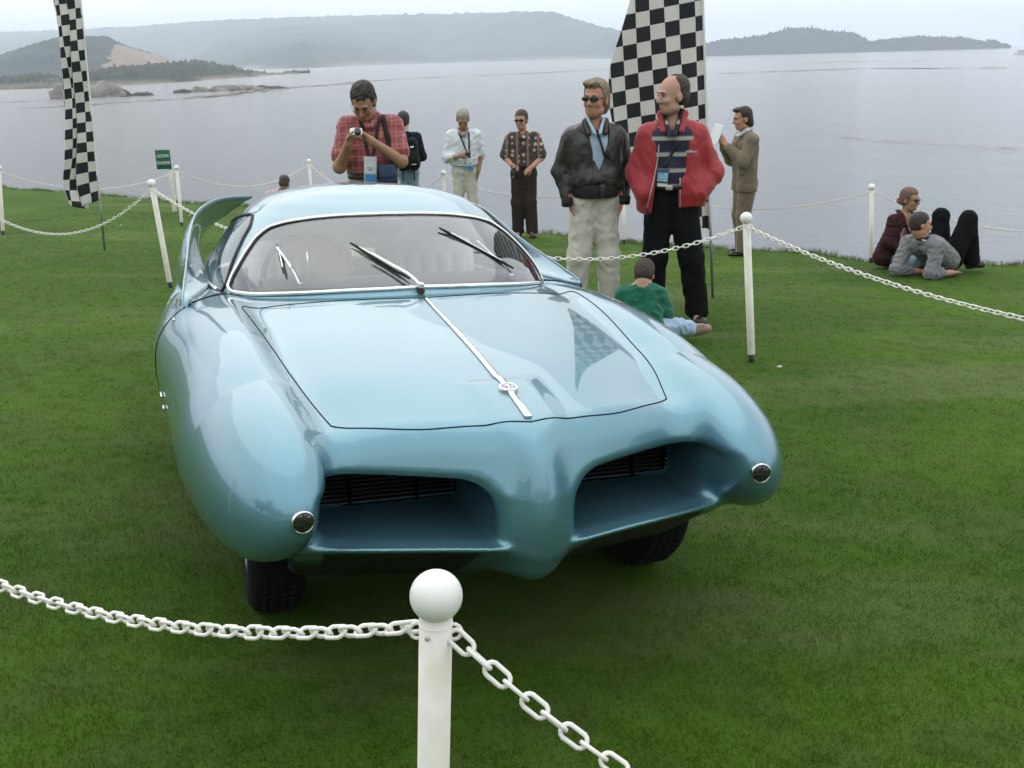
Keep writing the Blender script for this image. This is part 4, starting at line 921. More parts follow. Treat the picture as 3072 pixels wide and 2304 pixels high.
def rotm(yaw=0, pitch=0, roll=0):
    """head turn: yaw>0 looks to picture right when the body faces the viewer; pitch>0 bows"""
    return np.array(Matrix.Rotation(yaw, 3, 'Z') @ Matrix.Rotation(pitch, 3, 'X') @ Matrix.Rotation(roll, 3, 'Y'))
def head_prims(f, c, R, s=1.0, jaw=1.0):
    T = lambda p: np.asarray(c)+R@(np.array(p)*s); n0 = len(f.p)
    f.e(T((0, .014, .052)), np.array((.076, .096, .084))*s, R, .02); f.e(T((0, -.028, -.012)), np.array((.063, .066, .094))*s, R, .03)
    f.e(T((0, -.050, -.086)), np.array((.036*jaw, .034, .028))*s, R, .03); f.e(T((0, -.012, -.070)), np.array((.058*jaw, .055, .036))*s, R, .03)
    f.c(T((0, -.090, .020)), T((0, -.112, -.020)), .009*s, .0135*s, .010); f.e(T((0, -.084, .034)), np.array((.050, .014, .010))*s, R, .015)
    for q in (-1, 1):
        f.e(T((q*.078, .012, -.004)), np.array((.010, .021, .033))*s, R@rotm(0, -.2), .010); f.e(T((q*.036, -.068, -.022)), np.array((.024, .020, .020))*s, R, .02)
        f.c(T((q*.009, -.104, -.026)), T((q*.012, -.100, -.027)), .008*s, .007*s, .006)
    f.c(T((-.018, -.083, -.056)), T((.018, -.083, -.056)), .0075*s, .0075*s, .008)
    f.c(T((-.014, -.082, -.068)), T((.014, -.082, -.068)), .0070*s, .0070*s, .008)
    f.lock += list(range(n0, len(f.p))); return T
def head_details(T, R, s, root, skin, browc=(.10, .07, .05), shades=None, lips=(.36, .14, .11), glasses=None):
    LIP = mat('lips_'+skin.name, lips, .45)
    MB().tube([T((x, -.0895+.25*abs(x)*.9, -.0600-.1*abs(x)*.2)) for x in np.linspace(-.022, .022, 7)], np.array([.0015, .0035, .0042, .004, .0042, .0035, .0015])*s, 6).build('lips', LIP, root)
    BR = mat('brow_%.2f' % browc[0], browc, .8)
    for q in (-1, 1):
        MB().tube([T((q*x, -.099+.35*(x-.02), .036+.06*(x-.02)-.9*max(0, x-.042)**1)) for x in np.linspace(.014, .052, 6)], np.array([.003, .0045, .0045, .004, .003, .0015])*s, 5).build('eyebrow', BR, root)
        if not shades:
            e = MB(); bm = bmesh.new(); bmesh.ops.create_uvsphere(bm, u_segments=12, v_segments=8, radius=1); V = np.array([v.co[:] for v in bm.verts]); F = [[v.index for v in g_.verts] for g_ in bm.faces]; bm.free()
            e.add((V*np.array((.0125, .009, .0065))*s)@R.T+T((q*.031, -.0875, .015)), F).build('eye', mat('eye_dark', (.05, .04, .035), .25), root)
    if shades:
        L_ = MB()
        for q in (-1, 1):
            rows = []
            for zz in np.linspace(-1, 1, 6):
                rows.append([T((q*(.034+.029*xx*(1-.12*zz*zz)), -.1075+.30*abs(.034+.029*xx*q*q)*.28+.012*max(0, xx), .014+.0175*zz*(1-.25*abs(xx)))) for xx in np.linspace(-1, 1, 8)])
            gl = MB().grid(np.array(rows), flip=q < 0); o = gl.build('lens', mat('shade_lens', (.006, .006, .007), .08, coat=1), root); so = o.modifiers.new('thick', 'SOLIDIFY'); so.thickness = .003
            MB().tube([T((q*.063, -.098, .020)), T((q*.080, -.05, .020)), T((q*.083, .012, .012))], .0028*s, 5).build('temple', mat('shade_frame', (.01, .01, .01), .3), root)
        MB().tube([T((-.012, -.112, .022)), T((0, -.115, .024)), T((.012, -.112, .022))], .003*s, 5).build('bridge', mat('shade_frame', (.01, .01, .01), .3), root)
    if glasses:
        for q in (-1, 1):
            a = np.linspace(0, 2*math.pi, 16, endpoint=False); MB().tube([T((q*.034+.022*math.cos(t), -.112+.006*abs(math.cos(t)), .008+.016*math.sin(t))) for t in a], .0016*s, 5, closed=True).build('eyeglass_rim', mat('glasses_rim', glasses, .3, .5), root)
            MB().tube([T((q*.056, -.106, .012)), T((q*.081, -.03, .012)), T((q*.083, .012, .010))], .0016*s, 5).build('temple', mat('glasses_rim'), root)
def hair_fld(T, R, s, style):
    h = Fld(.02)
    h.e(T((0, .020, .058)), np.array((.086, .104, .092))*s, R)
    if style in ('full', 'long', 'curly'): h.e(T((0, .045, .0)), np.array((.084, .080, .085))*s, R)
    if style == 'short': h.e(T((0, .040, .01)), np.array((.081, .078, .078))*s, R)
    if style == 'long': h.e(T((0, .078, -.05)), np.array((.066, .045, .06))*s, R); h.e(T((-.01, -.06, .115)), np.array((.06, .04, .026))*s, R)
    if style == 'bun': h.e(T((0, .045, .0)), np.array((.082, .078, .08))*s, R); h.e(T((0, .12, -.02)), np.array((.035, .035, .035))*s, R)
    if style == 'bald': h.p = []; h.e(T((0, .030, .056)), np.array((.0835, .100, .0895))*s, R); h.e(T((0, .050, .0)), np.array((.084, .074, .082))*s, R); h.e(T((0, .06, .07)), np.array((.076, .056, .066))*s, R)
    inv = lambda P: (P-T((0, 0, 0)))@R/s
    def face(P):
        q = inv(P); line = {'short': .070, 'full': .078, 'long': .086, 'curly': .080, 'bun': .082, 'bald': .0}[style]
        yl = -.038 if style != 'bald' else .030
        side = smax(-(q[:, 1]-(-.010)), (q[:, 2]-.012), .02)      # below the temples, in front of the ears
        front = smax(yl+.15*np.clip(q[:, 2]-.05, 0, 1)*0-q[:, 1]*-1*0-(-(-q[:, 1])), 0*q[:, 0]-9, .01) if 0 else (yl-q[:, 1])
        fr = np.minimum(-front, 0*front+9)
        a = np.where((q[:, 1] < yl) & (q[:, 2] < line), 1, 0)
        f1 = np.minimum(yl-q[:, 1], line+.007*np.sin(q[:, 0]*150+1)+.004*np.sin(q[:, 0]*330)-q[:, 2])                  # inside the face window when positive
        f2 = np.minimum(.004-q[:, 1], .018-q[:, 2])
        low = -.062-q[:, 2] if style not in ('long',) else -.105-q[:, 2]
        f3 = np.minimum(-.098-q[:, 1]*0-q[:, 2], 9) if 0 else low
        if style == 'bald': f1 = np.maximum(f1, np.minimum(.014-q[:, 1]+.010*np.sin(q[:, 0]*90), q[:, 2]-.030)); f1 = np.maximum(f1, q[:, 2]-.150)
        return np.maximum(np.maximum(f1, f2), f3)*s
    h.cut(face, .012)
    h.fold = ((.0065 if style in ('long', 'curly', 'full', 'bun') else .0030)*s, .034 if style != 'short' else .02, 5); return h
def fingers(f, w, d, pn, side, curl=.5, s=1.0, thumb_out=.6, hold=None):
    """hand at wrist w, pointing along d, palm facing pn; side=+1 puts the thumb on +cross(d, pn)"""
    w = np.array(w, float); d = np.array(d, float); d /= np.linalg.norm(d); pn = np.array(pn, float); pn -= d*(pn@d); pn /= np.linalg.norm(pn)+1e-9; sd = np.cross(d, pn)*side
    f.c(w-d*.015*s, w+d*.02*s, .026*s, .026*s, .02)
    for k in (-.026, -.009, .009, .026): f.c(w+d*.018*s+sd*k*.75*s, w+d*.078*s+sd*k*s, .0165*s, .0125*s, .012)
    for k, L_ in ((.029, .072), (.010, .082), (-.010, .077), (-.028, .060)):
        p = w+d*.082*s+sd*k*s; a = 0.0; seg = [.46, .30, .24]
        for j in range(3):
            a += curl*[.75, 1.0, .8][j]; dd = d*math.cos(a)+pn*math.sin(a); q = p+dd*L_*seg[j]*s; f.c(p, q, (.0100, .0090, .0082)[j]*s, (.0090, .0082, .0072)[j]*s, .004); p = q
    p = w+d*.022*s+sd*.026*s; d1 = d*.62+sd*thumb_out+pn*.45; d1 /= np.linalg.norm(d1); q = p+d1*.042*s; f.c(p, q, .0145*s, .0115*s, .008)
    d2 = d*.85+sd*.12+pn*(.35+.3*curl); d2 /= np.linalg.norm(d2); r = q+d2*.030*s; f.c(q, r, .0112*s, .0098*s, .004); d3 = d*.9+pn*.3; d3 /= np.linalg.norm(d3); f.c(r, r+d3*.024*s, .0098*s, .008*s, .004)
def limb(f, pts, rs, k=None):
    for i in range(len(pts)-1): f.c(pts[i], pts[i+1], rs[i], rs[i+1], k)
class Person:
    def __init__(s, base, rz, sc, label, group=None, h=.008, skin='fair', sx=1.0):
        x, y = base; s.t = empty('person', (x, y, float(lawn_z(x, y))), rz); s.t.scale = (sc,)*3; tag(s.t, label, 'person', group); s.h = h; s.skin = SKIN[skin]; s.b = Fld(.035); s.sx = sx
    def slim(s, sx):
        for o in s.t.children_recursive:
            if o.name.split('.')[0] in ('belt', 'waistband', 'ribbed_waistband', 'cuff', 'front_tab', 'shirt_cuff'): o.scale.x = sx
    def add(s, name, f, m, h=None, parent=None):
        if name != 'hair': f.squeeze(s.sx)
        o = obj(name, f.mesh(h or s.h), m, parent or s.t); return o
    def torso(s, lean=(0, 0), wide=1.0, belly=0.0):
        """default upright trunk"""
        b = s.b; lx, ly = lean
        for q in (-1, 1):
            b.c((q*.085*wide+lx, ly, 1.34), (q*.070*wide, 0, 1.05), .100, .095); b.c((q*.075, .01, 1.02), (q*.085, .01, .93), .095, .09); b.c((lx, ly+.01, 1.455), (q*.165*wide+lx, ly+.012, 1.405), .058, .052)
        b.c((lx, ly+.012, 1.42), (lx*1.1, ly*1.3+.0, 1.57), .062, .054)
    def legs(s, hipx=.09, knees=((-.125, -.015, .50), (.125, -.015, .50)), ank=((-.145, .02, .085), (.145, .02, .085))):
        s.kn, s.an = knees, ank
        for q, k, a in ((-1, knees[0], ank[0]), (1, knees[1], ank[1])): limb(s.b, [(q*hipx, .01, .93), k, a], [.085, .055, .038]); s.b.c(a, np.array(a)+[0, -.10, -.045], .036, .028)
    def shoes(s, m, dirs=((-.03, -1, 0), (.03, -1, 0)), sole=None):
        for a, d in zip(s.an, dirs):
            a = np.array(a, float); d = np.array(d, float); d /= np.linalg.norm(d); f = Fld(.03); z0 = a[2]-.085
            f.c(a+[0, 0, -.015], a+d*-.025+[0, 0, -.045], .047, .040); f.c(a+d*-.03+[0, 0, -.045], a+d*.14+[0, 0, -.052], .040, .036); f.e(a+d*.12+[0, 0, -.050], (.048, .05, .034))
            f.cut(lambda P, z0=z0: z0+.0-P[:, 2]); o = s.add('shoe', f, m, .008)
            if sole: g_ = Fld(.02); g_.c(a+d*-.05+[0, 0, -.072], a+d*.165+[0, 0, -.072], .042, .042); g_.cut(lambda P, z0=z0: np.maximum(z0-.004-P[:, 2], P[:, 2]-z0-.02)); s.add('sole', g_, sole, .008, o)
    def trousers(s, m, r=(.114, .078, .072), hipx=.09, top=1.06, fold=(.0042, .12, 3), hem=.05, waist_r=.112):
        f = Fld(.035)
        for q, k, a in ((-1, s.kn[0], s.an[0]), (1, s.kn[1], s.an[1])):
            a = np.array(a, float); limb(f, [(q*hipx*.9, .015, .90), k, a+[0, .005, .0]], r); f.c((q*.072, .012, 1.04), (q*.085, .015, .93), waist_r, waist_r+.010)
        f.cut(lambda P: P[:, 2]-top, .01).cut(lambda P: hem-P[:, 2], .01); f.fold = fold; s.tf = f; return s.add('trousers', f, m, s.h+.001)
    def arm(s, f, sh, el, wr, rs): limb(f, [sh, el, wr], rs)
def strap(pts, w, th, m, name, parent, up=(0, -1, 0)): return MB().tube(pts, w, 6, up=up, flat=(1, th/w)).build(name, m, parent)
def badge(p, x, z, f, m_blue, L_=.13, W_=.085, tilt=0.0, name='badge'):
    c = f.front([x], [z], off=.016)[0]; b = MB().box(c, (W_, .006, L_), rotm(0, 0, tilt), bev=.002).build(name, mat('badge_sleeve', (.62, .66, .72), .25, coat=.5), p.t)
    MB().box(c+[0, -.0045, -L_*.30], (W_*.92, .003, L_*.34), rotm(0, 0, tilt)).build('badge_band', m_blue, b, smooth=False); MB().box(c+[0, -.0045, L_*.14], (W_*.84, .003, L_*.42), rotm(0, 0, tilt)).build('badge_card', mat('badge_card', (.72, .76, .80), .4), b, smooth=False)
    for k in range(3): MB().box(c+[0, -.0065, L_*(.10-.05*k)], (W_*(.5-.08*k), .002, .006), rotm(0, 0, tilt)).build('badge_print', mat('badge_ink', (.25, .30, .40), .5), b, smooth=False)
    return c
BLUEB = mat('badge_blue', (.07, .24, .50), .35); BLACKC = mat('black_cloth', (.010, .010, .012), .8); LANY = mat('lanyard_black', (.012, .012, .014), .7)
def cloth(name, col, var=None, rough=.85, bump=(350, .25, .002), sheen=.2): return mat(name, col, rough, sheen=sheen if max(col) > .08 else 0, spec=.3 if max(col) > .08 else .12, bump=bump, wrinkle=(11, .55, .012), var=var or (9, tuple(c*.86 for c in col), .3))
KHAKI = cloth('khaki_cloth', (.50, .47, .41)); KHAKI2 = cloth('pale_khaki', (.60, .565, .49)); DENIM = cloth('denim', (.17, .26, .36), (20, (.24, .33, .42), .25)); DENIM2 = cloth('light_denim', (.30, .42, .58), (18, (.40, .52, .66), .25))
BLK = cloth('black_twill', (.007, .007, .008)); SHOEB = mat('black_leather_shoe', (.015, .014, .014), .35); SHOET = mat('tan_suede_shoe', (.30, .22, .16), .8); BROWNW = cloth('brown_wool', (.040, .030, .026))
HAIRS = dict(dark=mat('hair_dark', (.028, .020, .014), .5, bump=(160, .6, .004), wrinkle=(55, .9, .012)), brown=mat('hair_brown', (.050, .030, .020), .5, bump=(160, .6, .004), wrinkle=(55, .9, .012)), grey=mat('hair_grey', (.30, .28, .24), .55, var=(60, (.42, .40, .36), .3), bump=(160, .6, .004), wrinkle=(55, .9, .012)), blond=mat('hair_sandy', (.22, .165, .10), .55, var=(60, (.32, .26, .18), .3), bump=(140, .8, .005), wrinkle=(45, .9, .014)), auburn=mat('hair_auburn', (.14, .065, .045), .5, var=(60, (.20, .11, .07), .3), bump=(140, .8, .005), wrinkle=(45, .9, .014)))

p = globals().get('p'); isinstance(p, Person) and p.slim(p.sx)
# ---------------------------------------------------------------- man photographing, plaid shirt
p = Person((-1.10, 8.80), .08, 1.075, 'man in a red plaid short sleeved shirt bowing over a small silver camera', h=.0075, skin='tan', sx=0.89)
p.torso(lean=(0, -.02), wide=1.12); p.legs(); HR = rotm(-.22, .66, .05); hc = np.array((-.03, -.125, 1.595)); T = head_prims(p.b, hc, HR, 1.06, 1.1)
p.b.c((0, -.01, 1.50), hc+HR@np.array((0, .03, -.06)), .058, .056)
shL, shR = (-.195, -.02, 1.42), (.200, -.01, 1.42); elL, elR = (-.270, -.13, 1.135), (.250, -.15, 1.165); wrL, wrR = (-.165, -.315, 1.325), (.015, -.335, 1.335)
p.arm(p.b, shL, elL, wrL, [.052, .048, .030]); p.arm(p.b, shR, elR, wrR, [.052, .050, .030])
fingers(p.b, wrL, (.35, -.10, .95), (.8, -.45, -.1), -1, .75); fingers(p.b, wrR, (-.72, -.08, .62), (-.25, -.3, -.85), -1, .55)
p.add('body', p.b, p.skin); head_details(T, HR, 1.06, p.t, p.skin, (.03, .022, .016), glasses=(.10, .03, .02)); p.add('hair', hair_fld(T, HR, 1.06, 'full'), HAIRS['dark'], .006)
g = NG('plaid_cloth'); P = g.tc.outputs['Object']; sp = g.n('ShaderNodeSeparateXYZ', {'Vector': P})
def lines(g, v, per, wid, ph=0.0): return g.math('LESS_THAN', g.math('ABSOLUTE', g.math('SUBTRACT', g.math('FRACT', g.math('ADD', g.math('DIVIDE', v, per), ph)), .5)), wid)
c = g.mix(g.math('MULTIPLY', lines(g, sp.outputs['X'], .085, .26), .5), (.33, .088, .085), (.24, .048, .052)); c = g.mix(g.math('MULTIPLY', lines(g, sp.outputs['Z'], .085, .26), .5), c, (.20, .035, .045))
for ax, ph in (('X', .18), ('Z', .3), ('X', .55), ('Z', .62)): c = g.mix(g.math('MULTIPLY', lines(g, sp.outputs[ax], .085, .035, ph), .32), c, (.56, .34, .28))
g.set(Base_Color=c, Roughness=.85, Sheen_Weight=.2, Normal=g.bump(g.noise(P, 300, 2), .2, .002)); PLAID = g.m
f = Fld(.035)
for q in (-1, 1): f.c((q*.098, -.02, 1.33), (q*.092, -.012, 1.08), .120, .122); f.c((0, -.005, 1.445), (q*.185, -.008, 1.425), .075, .072)
f.c((0, -.06, 1.14), (0, -.05, 1.05), .115, .115)
limb(f, [shL, (-.250, -.10, 1.215)], [.078, .082]); limb(f, [shR, (.238, -.115, 1.235)], [.078, .084])
f.cut(lambda P: 1.075-P[:, 2], .01).cut(lambda P: -(np.linalg.norm((P-[0, -.06, 1.53])/[.085, .10, .09], axis=1)-1)*.08, .01); f.fold = (.0045, .13, 11); shirt = p.add('shirt', f, PLAID)
for q in (-1, 1):
    cf = Fld(.01); cf.c((q*.012, -.135, 1.425), (q*.075, -.03, 1.505), .020, .018); cf.c((q*.075, -.03, 1.505), (q*.05, .06, 1.52), .018, .018); p.add('collar', cf, PLAID, .006, shirt)
p.trousers(KHAKI, r=(.125, .095, .085), waist_r=.132, top=1.075); MB().tube([(np.cos(a)*.212, np.sin(a)*.158-.01, 1.055) for a in np.linspace(0, 2*math.pi, 40, endpoint=False)], .020, 6, closed=True, flat=(.35, 1)).build('belt', mat('belt_brown', (.03, .016, .010), .5), p.t); p.shoes(SHOEB)
lz = np.linspace(1.49, 1.175, 12); strap(np.concatenate([f.front(np.interp(lz, [1.175, 1.49], [.005, .085]), lz, off=.006)]), .012, .004, LANY, 'lanyard', p.t); strap(f.front(np.interp(lz, [1.175, 1.49], [-.01, -.07]), lz, off=.006), .012, .004, LANY, 'lanyard', p.t)
badge(p, -.01, 1.105, f, BLUEB, .205, .095, .06)
sz = np.linspace(1.50, 1.10, 14); strap(f.front(np.interp(sz, [1.10, 1.50], [.175, .100]), sz, off=.008), .019, .004, BLACKC, 'bag_strap', p.t)
pc = f.front([.12], [1.10], off=.05)[0]-np.array((0, 0, .03)); MB().box(pc, (.135, .07, .15), rotm(0, 0, -.08), bev=.02).build('pouch', mat('pouch_blue', (.018, .035, .085), .7), p.t); MB().box(pc+[0, -.038, .03], (.125, .01, .09), rotm(0, 0, -.08), bev=.004).build('pouch_flap', mat('pouch_flap', (.03, .065, .13), .7), p.t)
cc = np.array((-.085, -.375, 1.40))*1.0; cam_t = empty('compact_camera'); cam_t.location = p.t.matrix_basis @ Vector(cc); cam_t.rotation_euler = (-.45, 0, .08); cam_t.scale = (1.035,)*3; tag(cam_t, 'small silver compact camera held by the man in plaid', 'camera')
MB().box((0, 0, 0), (.094, .028, .058), bev=.008).build('camera_body', mat('camera_silver', (.62, .62, .60), .3, .7), cam_t); MB().lathe([(.026, 0), (.026, .022), (.022, .024), (.022, .040), (.017, .041), (.0001, .038)], 24, 'y').build('camera_lens', mat('camera_lens', (.015, .015, .016), .15, coat=1), cam_t, M=lambda V: V*[1, -1, 1]+[.012, -.012, -.006]); MB().box((.028, -.014, .019), (.02, .004, .010)).build('flash', WHITEP, cam_t, smooth=False)

p = globals().get('p'); isinstance(p, Person) and p.slim(p.sx)
# ---------------------------------------------------------------- man with a backpack, seen from behind
p = Person((-1.45, 15.55), math.pi+.25, .955, 'man in a dark jacket and jeans seen from behind wearing a black backpack', h=.011, sx=0.88)
p.torso(); p.legs(); HR = rotm(-.35, .10); hc = np.array((0, -.03, 1.665)); T = head_prims(p.b, hc, HR, 1.07)
p.arm(p.b, (-.20, .01, 1.42), (-.27, .0, 1.14), (-.16, -.20, 1.05), [.05, .045, .03]); p.arm(p.b, (.20, .01, 1.42), (.27, .02, 1.14), (.16, -.20, 1.05), [.05, .045, .03]); fingers(p.b, (-.16, -.20, 1.05), (.5, -.8, 0), (0, 0, -1), 1, .6); fingers(p.b, (.16, -.20, 1.05), (-.5, -.8, 0), (0, 0, -1), -1, .6)
p.add('body', p.b, p.skin); head_details(T, HR, 1.07, p.t, p.skin, shades=True); p.add('hair', hair_fld(T, HR, 1.08, 'short'), HAIRS['dark'], .009)
f = Fld(.04)
for q in (-1, 1): f.c((q*.095, 0, 1.34), (q*.090, 0, 1.03), .122, .120); f.c((0, .01, 1.45), (q*.19, .01, 1.43), .078, .075); limb(f, [(q*.205, .01, 1.42), (q*.28, .01, 1.14), (q*.175, -.17, 1.06)], [.076, .068, .055])
f.cut(lambda P: .98-P[:, 2], .01); f.fold = (.008, .12, 21); p.add('jacket', f, cloth('navy_fleece', (.012, .016, .030))); p.trousers(DENIM); p.shoes(SHOEB)
MB().tube([(.062*math.cos(a), .055*math.sin(a)+.01, 1.535) for a in np.linspace(0, 6.28, 18, endpoint=False)], .012, 6, closed=True).build('collar', mat('pale_blue_collar', (.40, .52, .68), .8), p.t)
bk = Fld(.04); bk.c((-.07, .20, 1.36), (-.085, .22, 1.05), .085, .095); bk.c((.07, .20, 1.36), (.085, .22, 1.05), .085, .095); bk.e((0, .29, 1.12), (.13, .06, .13)); bk.fold = (.005, .14, 4)
pk = empty('backpack'); pk.location = p.t.location; pk.rotation_euler = p.t.rotation_euler; pk.scale = p.t.scale; tag(pk, 'black nylon backpack with small white emblem on the man in jeans', 'backpack')
obj('pack_bag', bk.mesh(.011), cloth('black_nylon', (.010, .010, .012), rough=.6), pk)
MB().box((-.045, .335, 1.315), (.05, .004, .022), rotm(.1, 0, .12)).build('emblem', WHITEP, pk, smooth=False); MB().box((-.06, .352, 1.06), (.07, .004, .010)).build('reflector', WHITEP, pk, smooth=False)
for q in (-1, 1): MB().tube(spline(np.array([(q*.09, .10, 1.48), (q*.13, -.06, 1.50), (q*.13, -.13, 1.36), (q*.12, -.05, 1.15), (q*.12, .14, 1.06)]), 16), .022, 6, flat=(1, .3)).build('shoulder_strap', BLACKC, pk); MB().tube([(q*.09, .17, .98), (q*.085, .16, .80)], .010, 6).build('hanging_strap', BLACKC, pk)

p.slim(p.sx)
# ---------------------------------------------------------------- grey haired man in white sweater with a wine glass
p = Person((-.585, 15.05), .05, .985, 'grey haired man in a white sweater looking down with a wine glass', h=.011, skin='tan', sx=0.87)
p.torso(); p.legs(); HR = rotm(-.05, .55); hc = np.array((0, -.075, 1.64)); T = head_prims(p.b, hc, HR, 1.07); p.b.c((0, 0, 1.5), hc+HR@np.array((0, .03, -.06)), .055, .054)
p.arm(p.b, (-.20, .0, 1.42), (-.275, -.03, 1.10), (-.07, -.235, 1.16), [.05, .045, .032]); p.arm(p.b, (.20, .0, 1.42), (.275, .04, 1.13), (.225, -.03, .93), [.05, .045, .032]); fingers(p.b, (-.07, -.235, 1.16), (.85, -.25, .15), (.1, .95, .0), -1, .8); fingers(p.b, (.225, -.03, .93), (-.1, -.05, -1), (-1, 0, 0), 1, .3)
p.add('body', p.b, p.skin); head_details(T, HR, 1.07, p.t, p.skin, (.3, .28, .25), glasses=(.12, .10, .09)); p.add('hair', hair_fld(T, HR, 1.08, 'full'), HAIRS['grey'], .009)
f = Fld(.04)
for q in (-1, 1): f.c((q*.100, -.005, 1.34), (q*.098, -.01, 1.06), .125, .128); f.c((0, .0, 1.45), (q*.19, .0, 1.425), .080, .080)
limb(f, [(-.205, 0, 1.42), (-.278, -.03, 1.12), (-.20, -.11, 1.13)], [.080, .075, .062]); limb(f, [(.205, 0, 1.42), (.275, .04, 1.15)], [.080, .072])
f.cut(lambda P: 1.0-P[:, 2], .02).cut(lambda P: -(np.linalg.norm((P-[0, -.05, 1.54])/[.075, .08, .07], axis=1)-1)*.07, .01); f.fold = (.007, .13, 31); p.add('sweater', f, cloth('white_fleece', (.72, .75, .80)))
MB().tube([(.185*np.cos(a), .14*np.sin(a)-.005, 1.015) for a in np.linspace(0, 6.283, 36, endpoint=False)], .014, 6, closed=True, flat=(.5, 1)).build('waistband', mat('pale_blue_band', (.42, .56, .68), .8), p.t)
cf = Fld(.015)
for q in (-1, 1): cf.c((q*.02, -.125, 1.435), (q*.075, -.03, 1.515), .024, .020)
p.add('collar', cf, mat('plaid_collar', (.28, .22, .18), .8), .008); p.trousers(KHAKI2); p.shoes(SHOEB)
lz = np.linspace(1.47, 1.10, 10)
for q in (-.065, .075): strap(f.front(np.interp(lz, [1.10, 1.47], [.075, q]), lz, off=.008), .011, .004, LANY, 'lanyard', p.t)
badge(p, .075, 1.03, f, BLUEB, .17, .10)
def wine_glass(loc, label, sc=1.0, wine=(.10, .008, .02)):
    t = empty('wine_glass', loc); t.scale = (sc,)*3; tag(t, label, 'glass', 'wine glasses')
    gm = MATS.get('clear_glass') or glass('clear_glass', (.93, .95, .95), 1.5, .06)
    MB().lathe([(.030, 0), (.006, .004), (.004, .02), (.004, .07), (.012, .082), (.032, .105), (.036, .13), (.031, .165)], 20).build('glass_bowl', gm, t)
    MB().lathe([(.0001, .084), (.012, .0845), (.030, .106), (.033, .122), (.0001, .122)], 20).build('wine', mat('red_wine', wine, .15), t)
wine_glass(p.t.matrix_basis @ Vector((.055, -.262, 1.075)), 'glass of red wine held by the man in the white sweater')

p = globals().get('p'); isinstance(p, Person) and p.slim(p.sx)
# ---------------------------------------------------------------- man in patterned shirt
p = Person((.24, 14.72), -.10, .955, 'man in a brown floral patterned shirt and dark glasses by the water', h=.011, skin='ruddy', sx=0.88)
p.torso(); p.legs(knees=((-.11, -.01, .50), (.10, -.02, .50)), ank=((-.115, .02, .085), (.125, -.03, .085))); HR = rotm(-.25, .08); hc = np.array((-.015, -.03, 1.665)); T = head_prims(p.b, hc, HR, 1.07)
wl, wr_ = (-.175, -.20, 1.06), (.135, -.22, 1.02); p.arm(p.b, (-.20, 0, 1.42), (-.29, -.02, 1.15), wl, [.05, .046, .032]); p.arm(p.b, (.20, 0, 1.42), (.30, -.02, 1.14), wr_, [.05, .046, .032]); fingers(p.b, wl, (.75, -.35, -.35), (.2, .6, -.5), -1, .6); fingers(p.b, wr_, (-.65, -.35, -.45), (-.2, .5, -.6), 1, .6)
p.add('body', p.b, p.skin); head_details(T, HR, 1.07, p.t, p.skin, (.06, .04, .03), shades=True); p.add('hair', hair_fld(T, HR, 1.08, 'short'), HAIRS['brown'], .009)
g = NG('floral_cloth'); P = g.tc.outputs['Object']; sp = g.n('ShaderNodeSeparateXYZ', {'Vector': P}); vec = g.n('ShaderNodeCombineXYZ', {'X': sp.outputs['X'], 'Y': sp.outputs['Z'], 'Z': 0.0}).outputs[0]
vo = g.n('ShaderNodeTexVoronoi', {'Vector': vec, 'Scale': 12.0, 'Randomness': .35}); fl = g.math('LESS_THAN', g.math('ADD', vo.outputs['Distance'], g.math('MULTIPLY', g.noise(vec, 130, 2), .35)), .46)
c = g.mix(g.noise(vec, 40, 2), (.030, .024, .030), (.065, .050, .045)); c = g.mix(fl, c, (.42, .38, .27)); c = g.mix(lines(g, sp.outputs['X'], .150, .10), c, g.mix(g.noise(vec, 60, 2), (.17, .075, .060), (.32, .17, .12)))
g.set(Base_Color=c, Roughness=.8, Sheen_Weight=.1)
f = Fld(.04)
for q in (-1, 1): f.c((q*.100, -.005, 1.34), (q*.098, -.015, 1.06), .122, .125); f.c((0, 0, 1.45), (q*.19, 0, 1.43), .078, .076); limb(f, [(q*.205, 0, 1.42), (q*.285, -.015, 1.19)], [.080, .092])
f.cut(lambda P: 1.015-P[:, 2], .015).cut(lambda P: -(np.linalg.norm((P-[0, -.07, 1.53])/[.07, .09, .10], axis=1)-1)*.07, .01); f.fold = (.007, .13, 41); sh_ = p.add('shirt', f, g.m)
cf = Fld(.015)
for q in (-1, 1): cf.c((q*.02, -.12, 1.43), (q*.07, -.03, 1.51), .022, .018)
p.add('collar', cf, g.m, .008, sh_); p.trousers(BROWNW, r=(.125, .10, .090)); p.shoes(mat('brown_leather_shoe', (.05, .028, .018), .45), dirs=((-.5, -1, 0), (.2, -1, 0)))
wine_glass(p.t.matrix_basis @ Vector((-.115, -.29, .90)), 'wine glass held low by the man in the patterned shirt', wine=(.05, .03, .02))

p = globals().get('p'); isinstance(p, Person) and p.slim(p.sx)
# ---------------------------------------------------------------- man in black leather jacket
p = Person((.705, 8.50), .10, 1.050, 'man in a black leather jacket and pale trousers wearing dark glasses', h=.0075, skin='ruddy', sx=0.88)
p.torso(wide=1.1); p.legs(hipx=.095, knees=((-.145, -.02, .50), (.115, -.02, .50)), ank=((-.185, .02, .085), (.135, .02, .085))); HR = rotm(-.62, .02, .03); hc = np.array((.005, -.025, 1.665)); T = head_prims(p.b, hc, HR, 1.06, 1.15)
p.arm(p.b, (-.195, .01, 1.39), (-.288, .055, 1.15), (-.232, -.02, .95), [.042, .038, .030]); p.arm(p.b, (.195, .01, 1.39), (.288, .055, 1.15), (.232, -.02, .95), [.042, .038, .030]); fingers(p.b, (-.225, -.02, .93), (.25, -.1, -1), (1, 0, 0), -1, .3); fingers(p.b, (.23, -.03, .93), (-.2, -.1, -1), (-1, 0, 0), 1, .3)
